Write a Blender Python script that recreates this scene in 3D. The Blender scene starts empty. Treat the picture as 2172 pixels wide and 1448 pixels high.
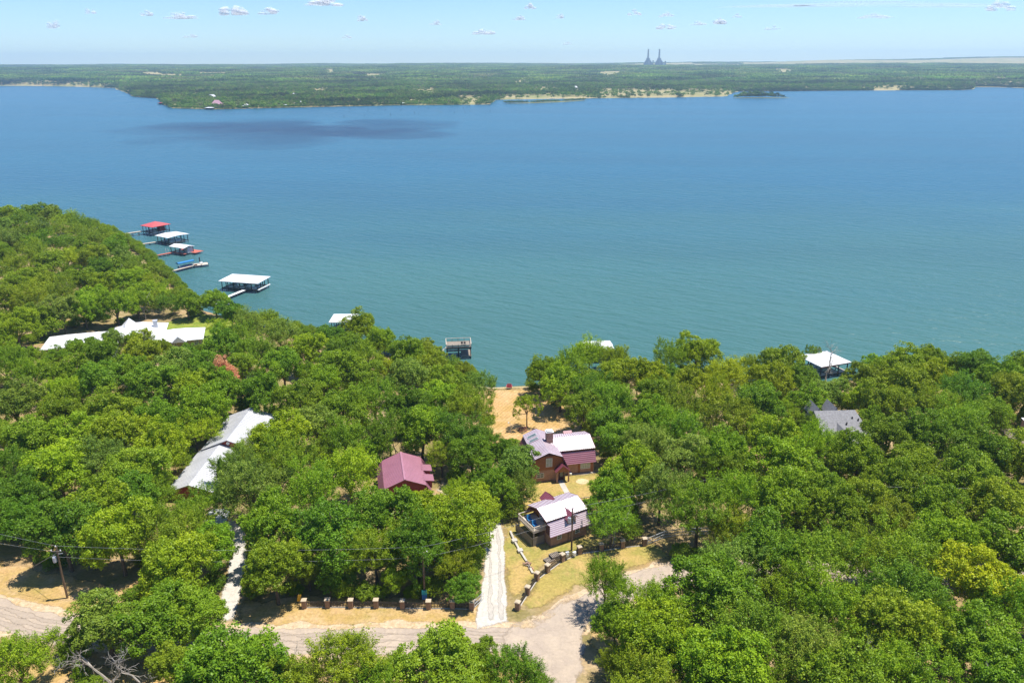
import bpy, math, random
import numpy as np
from mathutils import Matrix, Vector
from mathutils.geometry import delaunay_2d_cdt
R = math.radians
sc = bpy.context.scene
COL = sc.collection

# ------------------------------------------------------------------ camera, sky, sun, exposure
CAM_Z = 75.0
cam = bpy.data.cameras.new('camera'); cam.sensor_width = 36; cam.lens = 27.51
cam.clip_start = 0.5; cam.clip_end = 200000
co = bpy.data.objects.new('camera', cam); COL.objects.link(co)
p = R(19.6); rl = R(0.2)
fw = Vector((0, math.cos(p), -math.sin(p))); r0 = Vector((1, 0, 0)); u0 = r0.cross(fw)
rx = r0*math.cos(rl) - u0*math.sin(rl); ux = r0*math.sin(rl) + u0*math.cos(rl)
co.matrix_world = Matrix(((rx.x, ux.x, -fw.x, 0), (rx.y, ux.y, -fw.y, 0), (rx.z, ux.z, -fw.z, CAM_Z), (0, 0, 0, 1)))
sc.camera = co
SUN_EL, SUN_AZ = R(73), R(78)          # azimuth clockwise from +Y (the view direction)
w = bpy.data.worlds.new('World'); sc.world = w; w.use_nodes = True
nt = w.node_tree; nt.nodes.clear()
sky = nt.nodes.new('ShaderNodeTexSky'); sky.sky_type = 'NISHITA'; sky.sun_disc = False
sky.sun_elevation = SUN_EL; sky.sun_rotation = SUN_AZ; sky.altitude = 200; sky.air_density = 1.0; sky.dust_density = 0.0; sky.ozone_density = 4.0
bg = nt.nodes.new('ShaderNodeBackground'); bg.inputs[1].default_value = 0.10
wo = nt.nodes.new('ShaderNodeOutputWorld')
tn = nt.nodes.new('ShaderNodeMix'); tn.data_type = 'RGBA'; tn.blend_type = 'MULTIPLY'; tn.inputs[0].default_value = 1; tn.inputs[7].default_value = (.76, .93, 1.15, 1)
nt.links.new(sky.outputs[0], tn.inputs[6]); nt.links.new(tn.outputs[2], bg.inputs[0]); nt.links.new(bg.outputs[0], wo.inputs[0])
sl = bpy.data.lights.new('sun', 'SUN'); sl.energy = 4.9; sl.angle = R(0.53); sl.color = (1.0, 0.95, 0.86)
so = bpy.data.objects.new('sun', sl); COL.objects.link(so)
sd = Vector((math.cos(SUN_EL)*math.sin(SUN_AZ), math.cos(SUN_EL)*math.cos(SUN_AZ), math.sin(SUN_EL)))
so.rotation_euler = sd.to_track_quat('Z', 'Y').to_euler(); so.location = (40, 20, 140)
sc.view_settings.view_transform = 'Standard'; sc.view_settings.look = 'None'
sc.view_settings.exposure = 0.54; sc.view_settings.gamma = 1; sc.view_settings.use_curve_mapping = False
cy = sc.cycles
cy.max_bounces = 6; cy.diffuse_bounces = 3; cy.glossy_bounces = 3; cy.transmission_bounces = 4
cy.transparent_max_bounces = 24; cy.volume_bounces = 1; cy.use_denoising = True
cy.caustics_reflective = False; cy.caustics_refractive = False; cy.sample_clamp_indirect = 4

rng = np.random.default_rng(11); random.seed(5)

# ------------------------------------------------------------------ helpers
def tag(o, label=None, cat=None, group=None, kind=None):
    if label: o['label'] = label
    if cat: o['category'] = cat
    if group: o['group'] = group
    if kind: o['kind'] = kind
    return o

def thing(name, label, cat, loc=(0, 0, 0), rotz=0, group=None):
    o = bpy.data.objects.new(name, None); COL.objects.link(o)
    o.location = loc; o.rotation_euler = (0, 0, rotz); o.empty_display_size = .5
    return tag(o, label, cat, group)

def npmesh(name, V, F, mat=None, smooth=False):
    """V (n,3), F (m,k) same-size faces"""
    V = np.asarray(V, np.float32); F = np.asarray(F, np.int32)
    me = bpy.data.meshes.new(name); k = F.shape[1]; m = F.shape[0]
    me.vertices.add(len(V)); me.vertices.foreach_set('co', V.ravel())
    me.loops.add(m*k); me.loops.foreach_set('vertex_index', F.ravel())
    me.polygons.add(m); me.polygons.foreach_set('loop_start', np.arange(0, m*k, k, dtype=np.int32))
    me.polygons.foreach_set('loop_total', np.full(m, k, np.int32))
    if smooth: me.polygons.foreach_set('use_smooth', np.ones(m, bool))
    me.update(calc_edges=True)
    if mat: me.materials.append(mat)
    return me

def link(name, me, parent=None, loc=None):
    o = bpy.data.objects.new(name, me); COL.objects.link(o)
    if parent: o.parent = parent
    if loc is not None: o.location = loc
    return o

class MB:
    def __init__(s): s.v = []; s.f = []
    def add(s, vs, fs):
        n = len(s.v); s.v += [tuple(map(float, v)) for v in vs]; s.f += [tuple(i+n for i in f) for f in fs]; return s
    def box(s, x0, x1, y0, y1, z0, z1):
        return s.add([(x0,y0,z0),(x1,y0,z0),(x1,y1,z0),(x0,y1,z0),(x0,y0,z1),(x1,y0,z1),(x1,y1,z1),(x0,y1,z1)],
              [(3,2,1,0),(4,5,6,7),(0,1,5,4),(1,2,6,5),(2,3,7,6),(3,0,4,7)])
    def cbox(s, c, d, rz=0):
        x, y, z = (q/2 for q in d); ca, sa = math.cos(rz), math.sin(rz)
        vs = []
        for zz in (-z, z):
            for a, b in ((-x,-y),(x,-y),(x,y),(-x,y)): vs.append((c[0]+a*ca-b*sa, c[1]+a*sa+b*ca, c[2]+zz))
        return s.add(vs, [(3,2,1,0),(4,5,6,7),(0,1,5,4),(1,2,6,5),(2,3,7,6),(3,0,4,7)])
    def prism(s, poly, axis, a, b):
        """extrude a 2D polygon (list of (u,v)) along axis 'x' or 'y' or 'z' from a to b"""
        n = len(poly)
        def P(t, q):
            return (t, q[0], q[1]) if axis == 'x' else ((q[0], t, q[1]) if axis == 'y' else (q[0], q[1], t))
        vs = [P(a, q) for q in poly] + [P(b, q) for q in poly]
        return s.add(vs, [tuple(range(n))[::-1], tuple(range(n, 2*n))] + [(i, (i+1) % n, n+(i+1) % n, n+i) for i in range(n)])
    def beam(s, a, b, wd, ht=None):
        a = Vector(a); b = Vector(b); ht = ht or wd; d = (b-a).normalized()
        u = d.cross(Vector((0,0,1)));  u = Vector((1,0,0)) if u.length < 1e-4 else u.normalized(); v = u.cross(d)
        vs = []
        for q in (a, b):
            for i, j in ((-1,-1),(1,-1),(1,1),(-1,1)): vs.append(q+u*i*wd/2+v*j*ht/2)
        return s.add(vs, [(0,1,2,3),(7,6,5,4),(0,4,5,1),(1,5,6,2),(2,6,7,3),(3,7,4,0)])
    def tube(s, pts, rad, n=6, cap=True):
        pts = [Vector(q) for q in pts]; base = len(s.v); rings = []
        up = Vector((0.13, 0.31, 0.94))
        for i, q in enumerate(pts):
            d = (pts[min(i+1, len(pts)-1)] - pts[max(i-1, 0)]).normalized()
            u = d.cross(up); u = d.cross(Vector((1,0,0))) if u.length < .05 else u; u.normalize(); v = d.cross(u)
            r = rad[i] if hasattr(rad, '__len__') else rad
            s.v += [tuple(q + (u*math.cos(2*math.pi*k/n) + v*math.sin(2*math.pi*k/n))*r) for k in range(n)]
        for i in range(len(pts)-1):
            for k in range(n):
                a = base+i*n+k; b = base+i*n+(k+1) % n
                s.f.append((a, b, b+n, a+n))
        if cap:
            s.f.append(tuple(base+k for k in range(n))[::-1]); s.f.append(tuple(base+(len(pts)-1)*n+k for k in range(n)))
        return s
    def lathe(s, prof, n=12, c=(0,0)):
        base = len(s.v)
        for r, z in prof: s.v += [(c[0]+r*math.cos(2*math.pi*k/n), c[1]+r*math.sin(2*math.pi*k/n), z) for k in range(n)]
        for i in range(len(prof)-1):
            for k in range(n):
                a = base+i*n+k; b = base+i*n+(k+1) % n
                s.f.append((a, b, b+n, a+n))
        s.f.append(tuple(base+k for k in range(n))[::-1]); s.f.append(tuple(base+(len(prof)-1)*n+k for k in range(n)))
        return s
    def slab(s, q, t):
        """quad (4 pts) thickened downward by t along its normal"""
        q = [Vector(a) for a in q]; n = (q[1]-q[0]).cross(q[3]-q[0]).normalized()
        if n.z < 0: q = q[::-1]; n = -n
        lo = [a-n*t for a in q]
        return s.add([*q, *lo], [(0,1,2,3),(7,6,5,4),(0,4,5,1),(1,5,6,2),(2,6,7,3),(3,7,4,0)])
    def mesh(s, name, mat):
        me = bpy.data.meshes.new(name); me.from_pydata(s.v, [], s.f); me.update()
        if mat: me.materials.append(mat)
        return me
    def build(s, name, mat, parent=None, loc=None): return link(name, s.mesh(name, mat), parent, loc)

# ------------------------------------------------------------------ materials
def mat(name, color=(.5,.5,.5), rough=.8, spec=.3, metal=0, var=None, scale=1.0, bump=0, ior=None, obj=True, detail=4):
    """principled with procedural colour variation: var = second colour mixed by noise"""
    m = bpy.data.materials.new(name); m.use_nodes = True; t = m.node_tree; b = t.nodes['Principled BSDF']
    b.inputs['Roughness'].default_value = rough; b.inputs['Specular IOR Level'].default_value = spec; b.inputs['Metallic'].default_value = metal
    b.inputs['Base Color'].default_value = (*color, 1)
    if ior: b.inputs['IOR'].default_value = ior
    if var is not None or bump:
        tc = t.nodes.new('ShaderNodeTexCoord'); nz = t.nodes.new('ShaderNodeTexNoise'); nz.inputs['Scale'].default_value = scale; nz.inputs['Detail'].default_value = detail
        t.links.new(tc.outputs['Object'], nz.inputs['Vector'])
        if var is not None:
            cr = t.nodes.new('ShaderNodeValToRGB'); cr.color_ramp.elements[0].position = .35; cr.color_ramp.elements[1].position = .65
            cr.color_ramp.elements[0].color = (*color, 1); cr.color_ramp.elements[1].color = (*var, 1)
            t.links.new(nz.outputs[0], cr.inputs[0]); t.links.new(cr.outputs[0], b.inputs['Base Color'])
        if bump:
            bp = t.nodes.new('ShaderNodeBump'); bp.inputs['Strength'].default_value = bump; bp.inputs['Distance'].default_value = .05
            t.links.new(nz.outputs[0], bp.inputs['Height']); t.links.new(bp.outputs[0], b.inputs['Normal'])
    return m

def brick_mat(name, c1, c2, mortar):
    m = bpy.data.materials.new(name); m.use_nodes = True; t = m.node_tree; b = t.nodes['Principled BSDF']; b.inputs['Roughness'].default_value = .85
    tc = t.nodes.new('ShaderNodeTexCoord'); sp = t.nodes.new('ShaderNodeSeparateXYZ'); cb = t.nodes.new('ShaderNodeCombineXYZ'); ad = t.nodes.new('ShaderNodeMath')
    t.links.new(tc.outputs['Object'], sp.inputs[0]); t.links.new(sp.outputs[0], ad.inputs[0]); t.links.new(sp.outputs[1], ad.inputs[1])
    t.links.new(ad.outputs[0], cb.inputs[0]); t.links.new(sp.outputs[2], cb.inputs[1])
    br = t.nodes.new('ShaderNodeTexBrick'); br.inputs['Scale'].default_value = 1; br.inputs['Brick Width'].default_value = .3; br.inputs['Row Height'].default_value = .11
    br.inputs['Mortar Size'].default_value = .012; br.inputs['Color1'].default_value = (*c1, 1); br.inputs['Color2'].default_value = (*c2, 1); br.inputs['Mortar'].default_value = (*mortar, 1)
    nz = t.nodes.new('ShaderNodeTexNoise'); nz.inputs['Scale'].default_value = 1.1; mx = t.nodes.new('ShaderNodeMix'); mx.data_type = 'RGBA'; mx.blend_type = 'MULTIPLY'
    mr = t.nodes.new('ShaderNodeMapRange'); mr.inputs[3].default_value = .55; mr.inputs[4].default_value = 1.35
    t.links.new(cb.outputs[0], br.inputs['Vector']); t.links.new(tc.outputs['Object'], nz.inputs['Vector']); t.links.new(nz.outputs[0], mr.inputs[0])
    mx.inputs[0].default_value = 1; t.links.new(br.outputs[0], mx.inputs[6]); t.links.new(mr.outputs[0], mx.inputs[7]); t.links.new(mx.outputs[2], b.inputs['Base Color'])
    return m

def multi_mat(name, cols, scales, rough=.95, bump=.4, mow=0, fade=True, con=1.0):
    """ground-like: colours mixed by noises of several scales (world metres)"""
    m = bpy.data.materials.new(name); m.use_nodes = True; t = m.node_tree; b = t.nodes['Principled BSDF']; b.inputs['Roughness'].default_value = rough; b.inputs['Specular IOR Level'].default_value = .1
    tc = t.nodes.new('ShaderNodeTexCoord'); prev = None
    for i, (c, s) in enumerate(zip(cols, scales)):
        if prev is None:
            rgb = t.nodes.new('ShaderNodeRGB'); rgb.outputs[0].default_value = (*c, 1); prev = rgb.outputs[0]; continue
        nz = t.nodes.new('ShaderNodeTexNoise'); nz.inputs['Scale'].default_value = s; nz.inputs['Detail'].default_value = 6; nz.inputs['Roughness'].default_value = .65
        mp = t.nodes.new('ShaderNodeMapping'); mp.inputs['Location'].default_value = (i*37.7, i*11.3, 0); t.links.new(tc.outputs['Object'], mp.inputs[0]); t.links.new(mp.outputs[0], nz.inputs['Vector'])
        mr = t.nodes.new('ShaderNodeMapRange'); mr.inputs[1].default_value = .42; mr.inputs[2].default_value = .62; t.links.new(nz.outputs[0], mr.inputs[0])
        mx = t.nodes.new('ShaderNodeMix'); mx.data_type = 'RGBA'; t.links.new(mr.outputs[0], mx.inputs[0]); t.links.new(prev, mx.inputs[6]); mx.inputs[7].default_value = (*c, 1); prev = mx.outputs[2]
    nz = t.nodes.new('ShaderNodeTexNoise'); nz.inputs['Scale'].default_value = 2.2; nz.inputs['Detail'].default_value = 10; nz.inputs['Roughness'].default_value = .75
    t.links.new(tc.outputs['Object'], nz.inputs['Vector'])
    mr = t.nodes.new('ShaderNodeMapRange'); mr.inputs[1].default_value = .3; mr.inputs[2].default_value = .7; mr.inputs[3].default_value = 1-.40*con; mr.inputs[4].default_value = 1+.34*con; t.links.new(nz.outputs[0], mr.inputs[0])
    mx = t.nodes.new('ShaderNodeMix'); mx.data_type = 'RGBA'; mx.blend_type = 'MULTIPLY'; mx.inputs[0].default_value = 1; t.links.new(prev, mx.inputs[6]); t.links.new(mr.outputs[0], mx.inputs[7]); prev = mx.outputs[2]
    if mow:
        wv = t.nodes.new('ShaderNodeTexWave'); wv.inputs['Scale'].default_value = mow; wv.inputs['Distortion'].default_value = 1.2; wv.inputs['Detail'].default_value = 2
        mp = t.nodes.new('ShaderNodeMapping'); mp.inputs['Rotation'].default_value = (0, 0, R(25)); t.links.new(tc.outputs['Object'], mp.inputs[0]); t.links.new(mp.outputs[0], wv.inputs['Vector'])
        mr = t.nodes.new('ShaderNodeMapRange'); mr.inputs[3].default_value = .90; mr.inputs[4].default_value = 1.06; t.links.new(wv.outputs[0], mr.inputs[0])
        mx = t.nodes.new('ShaderNodeMix'); mx.data_type = 'RGBA'; mx.blend_type = 'MULTIPLY'; mx.inputs[0].default_value = 1; t.links.new(prev, mx.inputs[6]); t.links.new(mr.outputs[0], mx.inputs[7]); prev = mx.outputs[2]
    if name == 'worn_asphalt':
        vo = t.nodes.new('ShaderNodeTexVoronoi'); vo.feature = 'DISTANCE_TO_EDGE'; vo.inputs['Scale'].default_value = .27; nd = t.nodes.new('ShaderNodeVectorMath'); nd.operation = 'MULTIPLY_ADD'; nd.inputs[1].default_value = (1.6,1.6,0); t.links.new(nz.outputs['Color'], nd.inputs[0]); t.links.new(tc.outputs['Object'], nd.inputs[2]); t.links.new(nd.outputs[0], vo.inputs['Vector'])
        mr = t.nodes.new('ShaderNodeMapRange'); mr.inputs[1].default_value = .0; mr.inputs[2].default_value = .035; mr.inputs[3].default_value = .88; t.links.new(vo.outputs[0], mr.inputs[0])
        mx = t.nodes.new('ShaderNodeMix'); mx.data_type = 'RGBA'; mx.blend_type = 'MULTIPLY'; mx.inputs[0].default_value = 1; t.links.new(prev, mx.inputs[6]); t.links.new(mr.outputs[0], mx.inputs[7]); prev = mx.outputs[2]
    if fade:    # ragged worn border: 'fade' runs from 0 at the patch's edge to 1 inside
        at = t.nodes.new('ShaderNodeAttribute'); at.attribute_name = 'fade'; n4 = t.nodes.new('ShaderNodeTexNoise'); n4.inputs['Scale'].default_value = 1.6; n4.inputs['Detail'].default_value = 7; n4.inputs['Roughness'].default_value = .7
        t.links.new(tc.outputs['Object'], n4.inputs['Vector']); ma = t.nodes.new('ShaderNodeMath'); ma.operation = 'ADD'; t.links.new(at.outputs['Fac'], ma.inputs[0]); t.links.new(n4.outputs[0], ma.inputs[1])
        m3 = t.nodes.new('ShaderNodeMapRange'); m3.inputs[1].default_value = .62; m3.inputs[2].default_value = .95; t.links.new(ma.outputs[0], m3.inputs[0]); t.links.new(m3.outputs[0], b.inputs['Alpha'])
    t.links.new(prev, b.inputs['Base Color'])
    bp = t.nodes.new('ShaderNodeBump'); bp.inputs['Strength'].default_value = bump; bp.inputs['Distance'].default_value = .12; t.links.new(nz.outputs[0], bp.inputs['Height']); t.links.new(bp.outputs[0], b.inputs['Normal'])
    return m

def leaf_mat(name, mode, ramp=None, trans=.30):
    """mode 'object': tone from the object's colour; 'random': ramp by instance random"""
    m = bpy.data.materials.new(name); m.use_nodes = True; t = m.node_tree; t.nodes.clear()
    oi = t.nodes.new('ShaderNodeObjectInfo'); at = t.nodes.new('ShaderNodeAttribute'); at.attribute_name = 'tint'
    if mode == 'object': base = oi.outputs['Color']
    else:
        cr = t.nodes.new('ShaderNodeValToRGB'); e = cr.color_ramp.elements
        while len(e) < len(ramp): e.new(.5)
        for i, c in enumerate(ramp): e[i].position = i/(len(ramp)-1); e[i].color = (*c, 1)
        t.links.new(oi.outputs['Random'], cr.inputs[0]); base = cr.outputs[0]
        if name == 'far_foliage':
            ge = t.nodes.new('ShaderNodeNewGeometry'); nb = t.nodes.new('ShaderNodeTexNoise'); nb.inputs['Scale'].default_value = .0042; nb.inputs['Detail'].default_value = 3; t.links.new(ge.outputs['Position'], nb.inputs['Vector'])
            mb_ = t.nodes.new('ShaderNodeMapRange'); mb_.inputs[1].default_value = .35; mb_.inputs[2].default_value = .65; mb_.inputs[3].default_value = .50; mb_.inputs[4].default_value = 1.75; t.links.new(nb.outputs[0], mb_.inputs[0])
            mm_ = t.nodes.new('ShaderNodeMix'); mm_.data_type = 'RGBA'; mm_.blend_type = 'MULTIPLY'; mm_.inputs[0].default_value = 1; t.links.new(base, mm_.inputs[6]); t.links.new(mb_.outputs[0], mm_.inputs[7]); base = mm_.outputs[2]
    hs = t.nodes.new('ShaderNodeHueSaturation')
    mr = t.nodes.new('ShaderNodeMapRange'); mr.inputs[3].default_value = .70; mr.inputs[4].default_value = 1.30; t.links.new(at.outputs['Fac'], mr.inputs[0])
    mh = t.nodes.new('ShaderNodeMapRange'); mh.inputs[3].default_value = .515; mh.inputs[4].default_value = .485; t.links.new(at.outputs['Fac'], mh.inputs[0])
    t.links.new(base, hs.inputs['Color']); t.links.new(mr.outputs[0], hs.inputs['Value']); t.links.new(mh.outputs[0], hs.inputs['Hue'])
    d = t.nodes.new('ShaderNodeBsdfDiffuse'); tr = t.nodes.new('ShaderNodeBsdfTranslucent'); mx = t.nodes.new('ShaderNodeMixShader'); mx.inputs[0].default_value = trans
    g = t.nodes.new('ShaderNodeBsdfGlossy'); g.inputs['Roughness'].default_value = .45; g.inputs[0].default_value = (.9, .95, 1, 1); m2 = t.nodes.new('ShaderNodeMixShader'); m2.inputs[0].default_value = .012
    t.links.new(hs.outputs[0], d.inputs[0]); t.links.new(hs.outputs[0], tr.inputs[0]); t.links.new(d.outputs[0], mx.inputs[1]); t.links.new(tr.outputs[0], mx.inputs[2])
    t.links.new(mx.outputs[0], m2.inputs[1]); t.links.new(g.outputs[0], m2.inputs[2])
    o = t.nodes.new('ShaderNodeOutputMaterial'); t.links.new(m2.outputs[0], o.inputs[0])
    return m

M = {}
M['brick'] = brick_mat('brick', (.46,.225,.145), (.35,.165,.11), (.42,.34,.27))
M['brick_pale'] = brick_mat('pillar_brick', (.34,.19,.12), (.24,.13,.09), (.34,.28,.22))
M['cap'] = mat('cap_stone', (.52,.43,.31), .9, var=(.42,.34,.24), scale=3)
M['wood'] = mat('cedar_siding', (.34,.14,.055), .8, var=(.27,.105,.045), scale=4)
M['wood_dark'] = mat('dark_trim', (.10,.035,.03), .7, var=(.07,.03,.03), scale=3)
M['greywood'] = mat('weathered_wood', (.30,.25,.20), .9, var=(.20,.165,.13), scale=3)
M['picket'] = mat('fence_wood', (.12,.105,.085), .9, var=(.075,.068,.058), scale=4)
M['palewood'] = mat('pale_wood', (.60,.52,.42), .85, var=(.48,.41,.33), scale=2)
M['pinkdeck'] = mat('red_stained_deck', (.50,.15,.10), .8, var=(.40,.11,.08), scale=2)
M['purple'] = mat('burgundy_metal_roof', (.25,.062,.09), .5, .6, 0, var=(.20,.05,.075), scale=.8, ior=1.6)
M['pale_roof'] = mat('pale_metal_roof', (.60,.53,.56), .46, .9, 0, var=(.52,.44,.47), scale=.7, ior=2.2)  # paler metal for upper slopes and the small house's front lower slope
M['pale_lip'] = mat('pale_burgundy', (.42,.25,.31), .5, .8, 0, var=(.36,.20,.26), scale=1.2, ior=1.9)  # paler burgundy for the small house's course lips
M['rib'] = mat('burgundy_rib', (.25,.085,.13), .6, .4)
M['pinkroof'] = mat('rose_metal_roof', (.37,.135,.19), .52, .8, 0, var=(.33,.115,.165), scale=.5, ior=2.0)
M['white'] = mat('white_metal_roof', (.78,.78,.78), .45, .4, var=(.60,.60,.60), scale=.3, detail=8)
M['dullwhite'] = mat('dull_white_metal', (.56,.56,.58), .45, .4, var=(.48,.48,.50), scale=.35, detail=7)
M['greymetal'] = mat('grey_metal', (.55,.56,.58), .4, .5, var=(.45,.46,.48), scale=1)
M['redroof'] = mat('red_metal_roof', (.58,.10,.10), .45, .4, var=(.50,.09,.09), scale=.6)
M['redwall'] = mat('red_wall', (.30,.055,.045), .8, var=(.24,.045,.04), scale=2)
M['tanwall'] = mat('tan_wall', (.36,.29,.20), .9, var=(.30,.24,.17), scale=1)
M['greyroof'] = mat('grey_shingle', (.27,.265,.27), .95, var=(.20,.195,.20), scale=2.5, bump=.3)
M['tanroof'] = mat('tan_shingle', (.34,.27,.20), .95, var=(.27,.215,.16), scale=2.5, bump=.3)
M['glass'] = mat('window_glass', (.10,.13,.13), .08, .6, var=(.16,.19,.18), scale=1.2)
M['palepane'] = mat('curtained_pane', (.42,.45,.38), .2, .5, var=(.34,.37,.31), scale=2)
M['whitepaint'] = mat('white_paint', (.78,.78,.76), .6, var=(.70,.70,.68), scale=2)
M['dark'] = mat('dark_timber', (.055,.05,.05), .8, var=(.035,.033,.035), scale=3)
M['bluecanvas'] = mat('blue_canvas', (.03,.20,.44), .7, var=(.025,.16,.37), scale=1.5)
M['bluehull'] = mat('blue_hull', (.05,.08,.22), .4, .5)
M['concrete'] = mat('concrete', (.50,.46,.40), .95, var=(.42,.385,.33), scale=1.5)
M['bark'] = mat('bark', (.16,.125,.095), .95, var=(.09,.07,.055), scale=3)
M['deadwood'] = mat('bleached_branches', (.42,.38,.33), .9, var=(.32,.29,.25), scale=3)
M['pole'] = mat('pole_wood', (.20,.135,.085), .9, var=(.14,.095,.06), scale=2)
M['wire'] = mat('wire', (.30,.31,.32), .5, .5)
M['yellow'] = mat('yellow_board', (.62,.36,.03), .6)
M['teal'] = mat('teal_sign', (.02,.33,.38), .5); M['blue'] = mat('blue_sign', (.03,.16,.42), .5)
M['redpaint'] = mat('red_paint', (.42,.03,.07), .6)
M['brownpaint'] = mat('redwood_paint', (.22,.08,.05), .8)
M['leaf'] = leaf_mat('foliage', 'object')
M['brushleaf'] = leaf_mat('undergrowth_foliage', 'random', [(.148,.26,.013),(.20,.315,.014),(.265,.37,.014),(.215,.30,.018),(.172,.285,.013)])
M['farleaf'] = leaf_mat('far_foliage', 'random', [(.072,.15,.016),(.105,.20,.018),(.14,.24,.02),(.17,.24,.025),(.16,.18,.06),(.095,.19,.016)], .25)

# ------------------------------------------------------------------ terrain
SH = np.array([(500,150),(200,180),(130,188),(100,194),(70,190),(40,197),(10,191),(-6,188.6),(-13,196),(-22,205),(-40,216),(-60,229),(-85,243),(-106,257),(-125,285),(-139,307),(-157,332),(-174,357),(-190,378),(-215,402),(-245,417),(-275,420),(-330,415),(-480,440)], float)
def inland(x, y):
    x = np.asarray(x, float); y = np.asarray(y, float)
    ys = np.interp(x, SH[::-1,0], SH[::-1,1]); best = np.full(x.shape, 1e9)
    for a, b in zip(SH[:-1], SH[1:]):
        d = b-a; t = np.clip(((x-a[0])*d[0]+(y-a[1])*d[1])/(d@d), 0, 1)
        best = np.minimum(best, np.hypot(x-a[0]-t*d[0], y-a[1]-t*d[1]))
    return np.where(y < ys, best, -best)
def terr(x, y):
    d = inland(x, y); s = np.clip(d/85, 0, 1); s = s*s*(3-2*s)
    return np.where(d > 0, -5+.5*np.clip(d/3, 0, 1)+4.5*s, -5-np.clip(-d*.15, 0, 4))
def tz(x, y): return float(terr(np.array([x]), np.array([y]))[0])

def gridmesh(name, X, Y, Z, m):
    ny, nx = X.shape; V = np.stack([X, Y, Z], -1).reshape(-1, 3)
    i = np.arange(ny*nx).reshape(ny, nx)
    F = np.stack([i[:-1,:-1], i[:-1,1:], i[1:,1:], i[1:,:-1]], -1).reshape(-1, 4)
    return npmesh(name, V, F, m, True)

M['ground'] = multi_mat('ground_earth', [(.36,.24,.115),(.27,.205,.085),(.42,.31,.18),(.20,.17,.06)], [0,.07,.11,.16], fade=False)
xs = np.concatenate([np.arange(-520,-140,6), np.arange(-140,140,2), np.arange(140,521,6)]); ys = np.concatenate([np.arange(-80,50,8), np.arange(50,270,2), np.arange(270,470,4)])
X, Y = np.meshgrid(xs.astype(float), ys.astype(float))
tag(link('ground', gridmesh('ground', X, Y, terr(X, Y), M['ground'])), kind='structure')

def sheet(name, poly, z, m, step=1.5, jit=.35, seed=0, soft=1.6):
    """irregular flat patch draped on the terrain: polygon outline resampled with ragged edges, filled by a fan of rings"""
    g = np.random.default_rng(seed); P = np.array(poly, float); out = []
    for a, b in zip(P, np.roll(P, -1, 0)):
        n = max(1, int(np.hypot(*(b-a))/step)); t = np.arange(n)/n
        out.append(a+(b-a)*t[:,None])
    out = np.concatenate(out); c = out.mean(0)
    out = out + g.normal(0, jit, out.shape)
    lo, hi = out.min(0), out.max(0); gs = step*1.3
    gx, gy = np.meshgrid(np.arange(lo[0]+gs/2, hi[0], gs), np.arange(lo[1]+gs/2, hi[1], gs)); q = np.c_[gx.ravel(), gy.ravel()]
    ins = np.zeros(len(q), bool); x2 = np.roll(out, -1, 0)
    for (ax, ay), (bx, by) in zip(out, x2):
        if ay != by: ins ^= ((ay > q[:,1]) != (by > q[:,1])) & (q[:,0] < (bx-ax)*(q[:,1]-ay)/(by-ay)+ax)
    vs = [Vector(a) for a in out]+[Vector(a) for a in q[ins]]; n = len(out)
    rv_, _, tri, *_r = delaunay_2d_cdt(vs, [], [list(range(n))], 1, 1e-4)
    V = np.array([tuple(a) for a in rv_]); Z = terr(V[:,0], V[:,1])+z
    F = [t if (V[t[1]][0]-V[t[0]][0])*(V[t[2]][1]-V[t[0]][1])-(V[t[1]][1]-V[t[0]][1])*(V[t[2]][0]-V[t[0]][0]) > 0 else t[::-1] for t in tri]
    me = npmesh(name, np.c_[V, Z], np.array(F), m, True)
    dist = np.full(len(V), 1e9)
    for (ax, ay), (bx, by) in zip(out, x2):
        dx, dy = bx-ax, by-ay; tt = np.clip(((V[:,0]-ax)*dx+(V[:,1]-ay)*dy)/max(dx*dx+dy*dy, 1e-6), 0, 1); dist = np.minimum(dist, np.hypot(V[:,0]-ax-tt*dx, V[:,1]-ay-tt*dy))
    at = me.attributes.new('fade', 'FLOAT', 'POINT'); at.data.foreach_set('value', np.clip(dist/soft, 0, 1).astype(np.float32))
    o = link(name, me); return tag(o, kind='structure')

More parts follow.
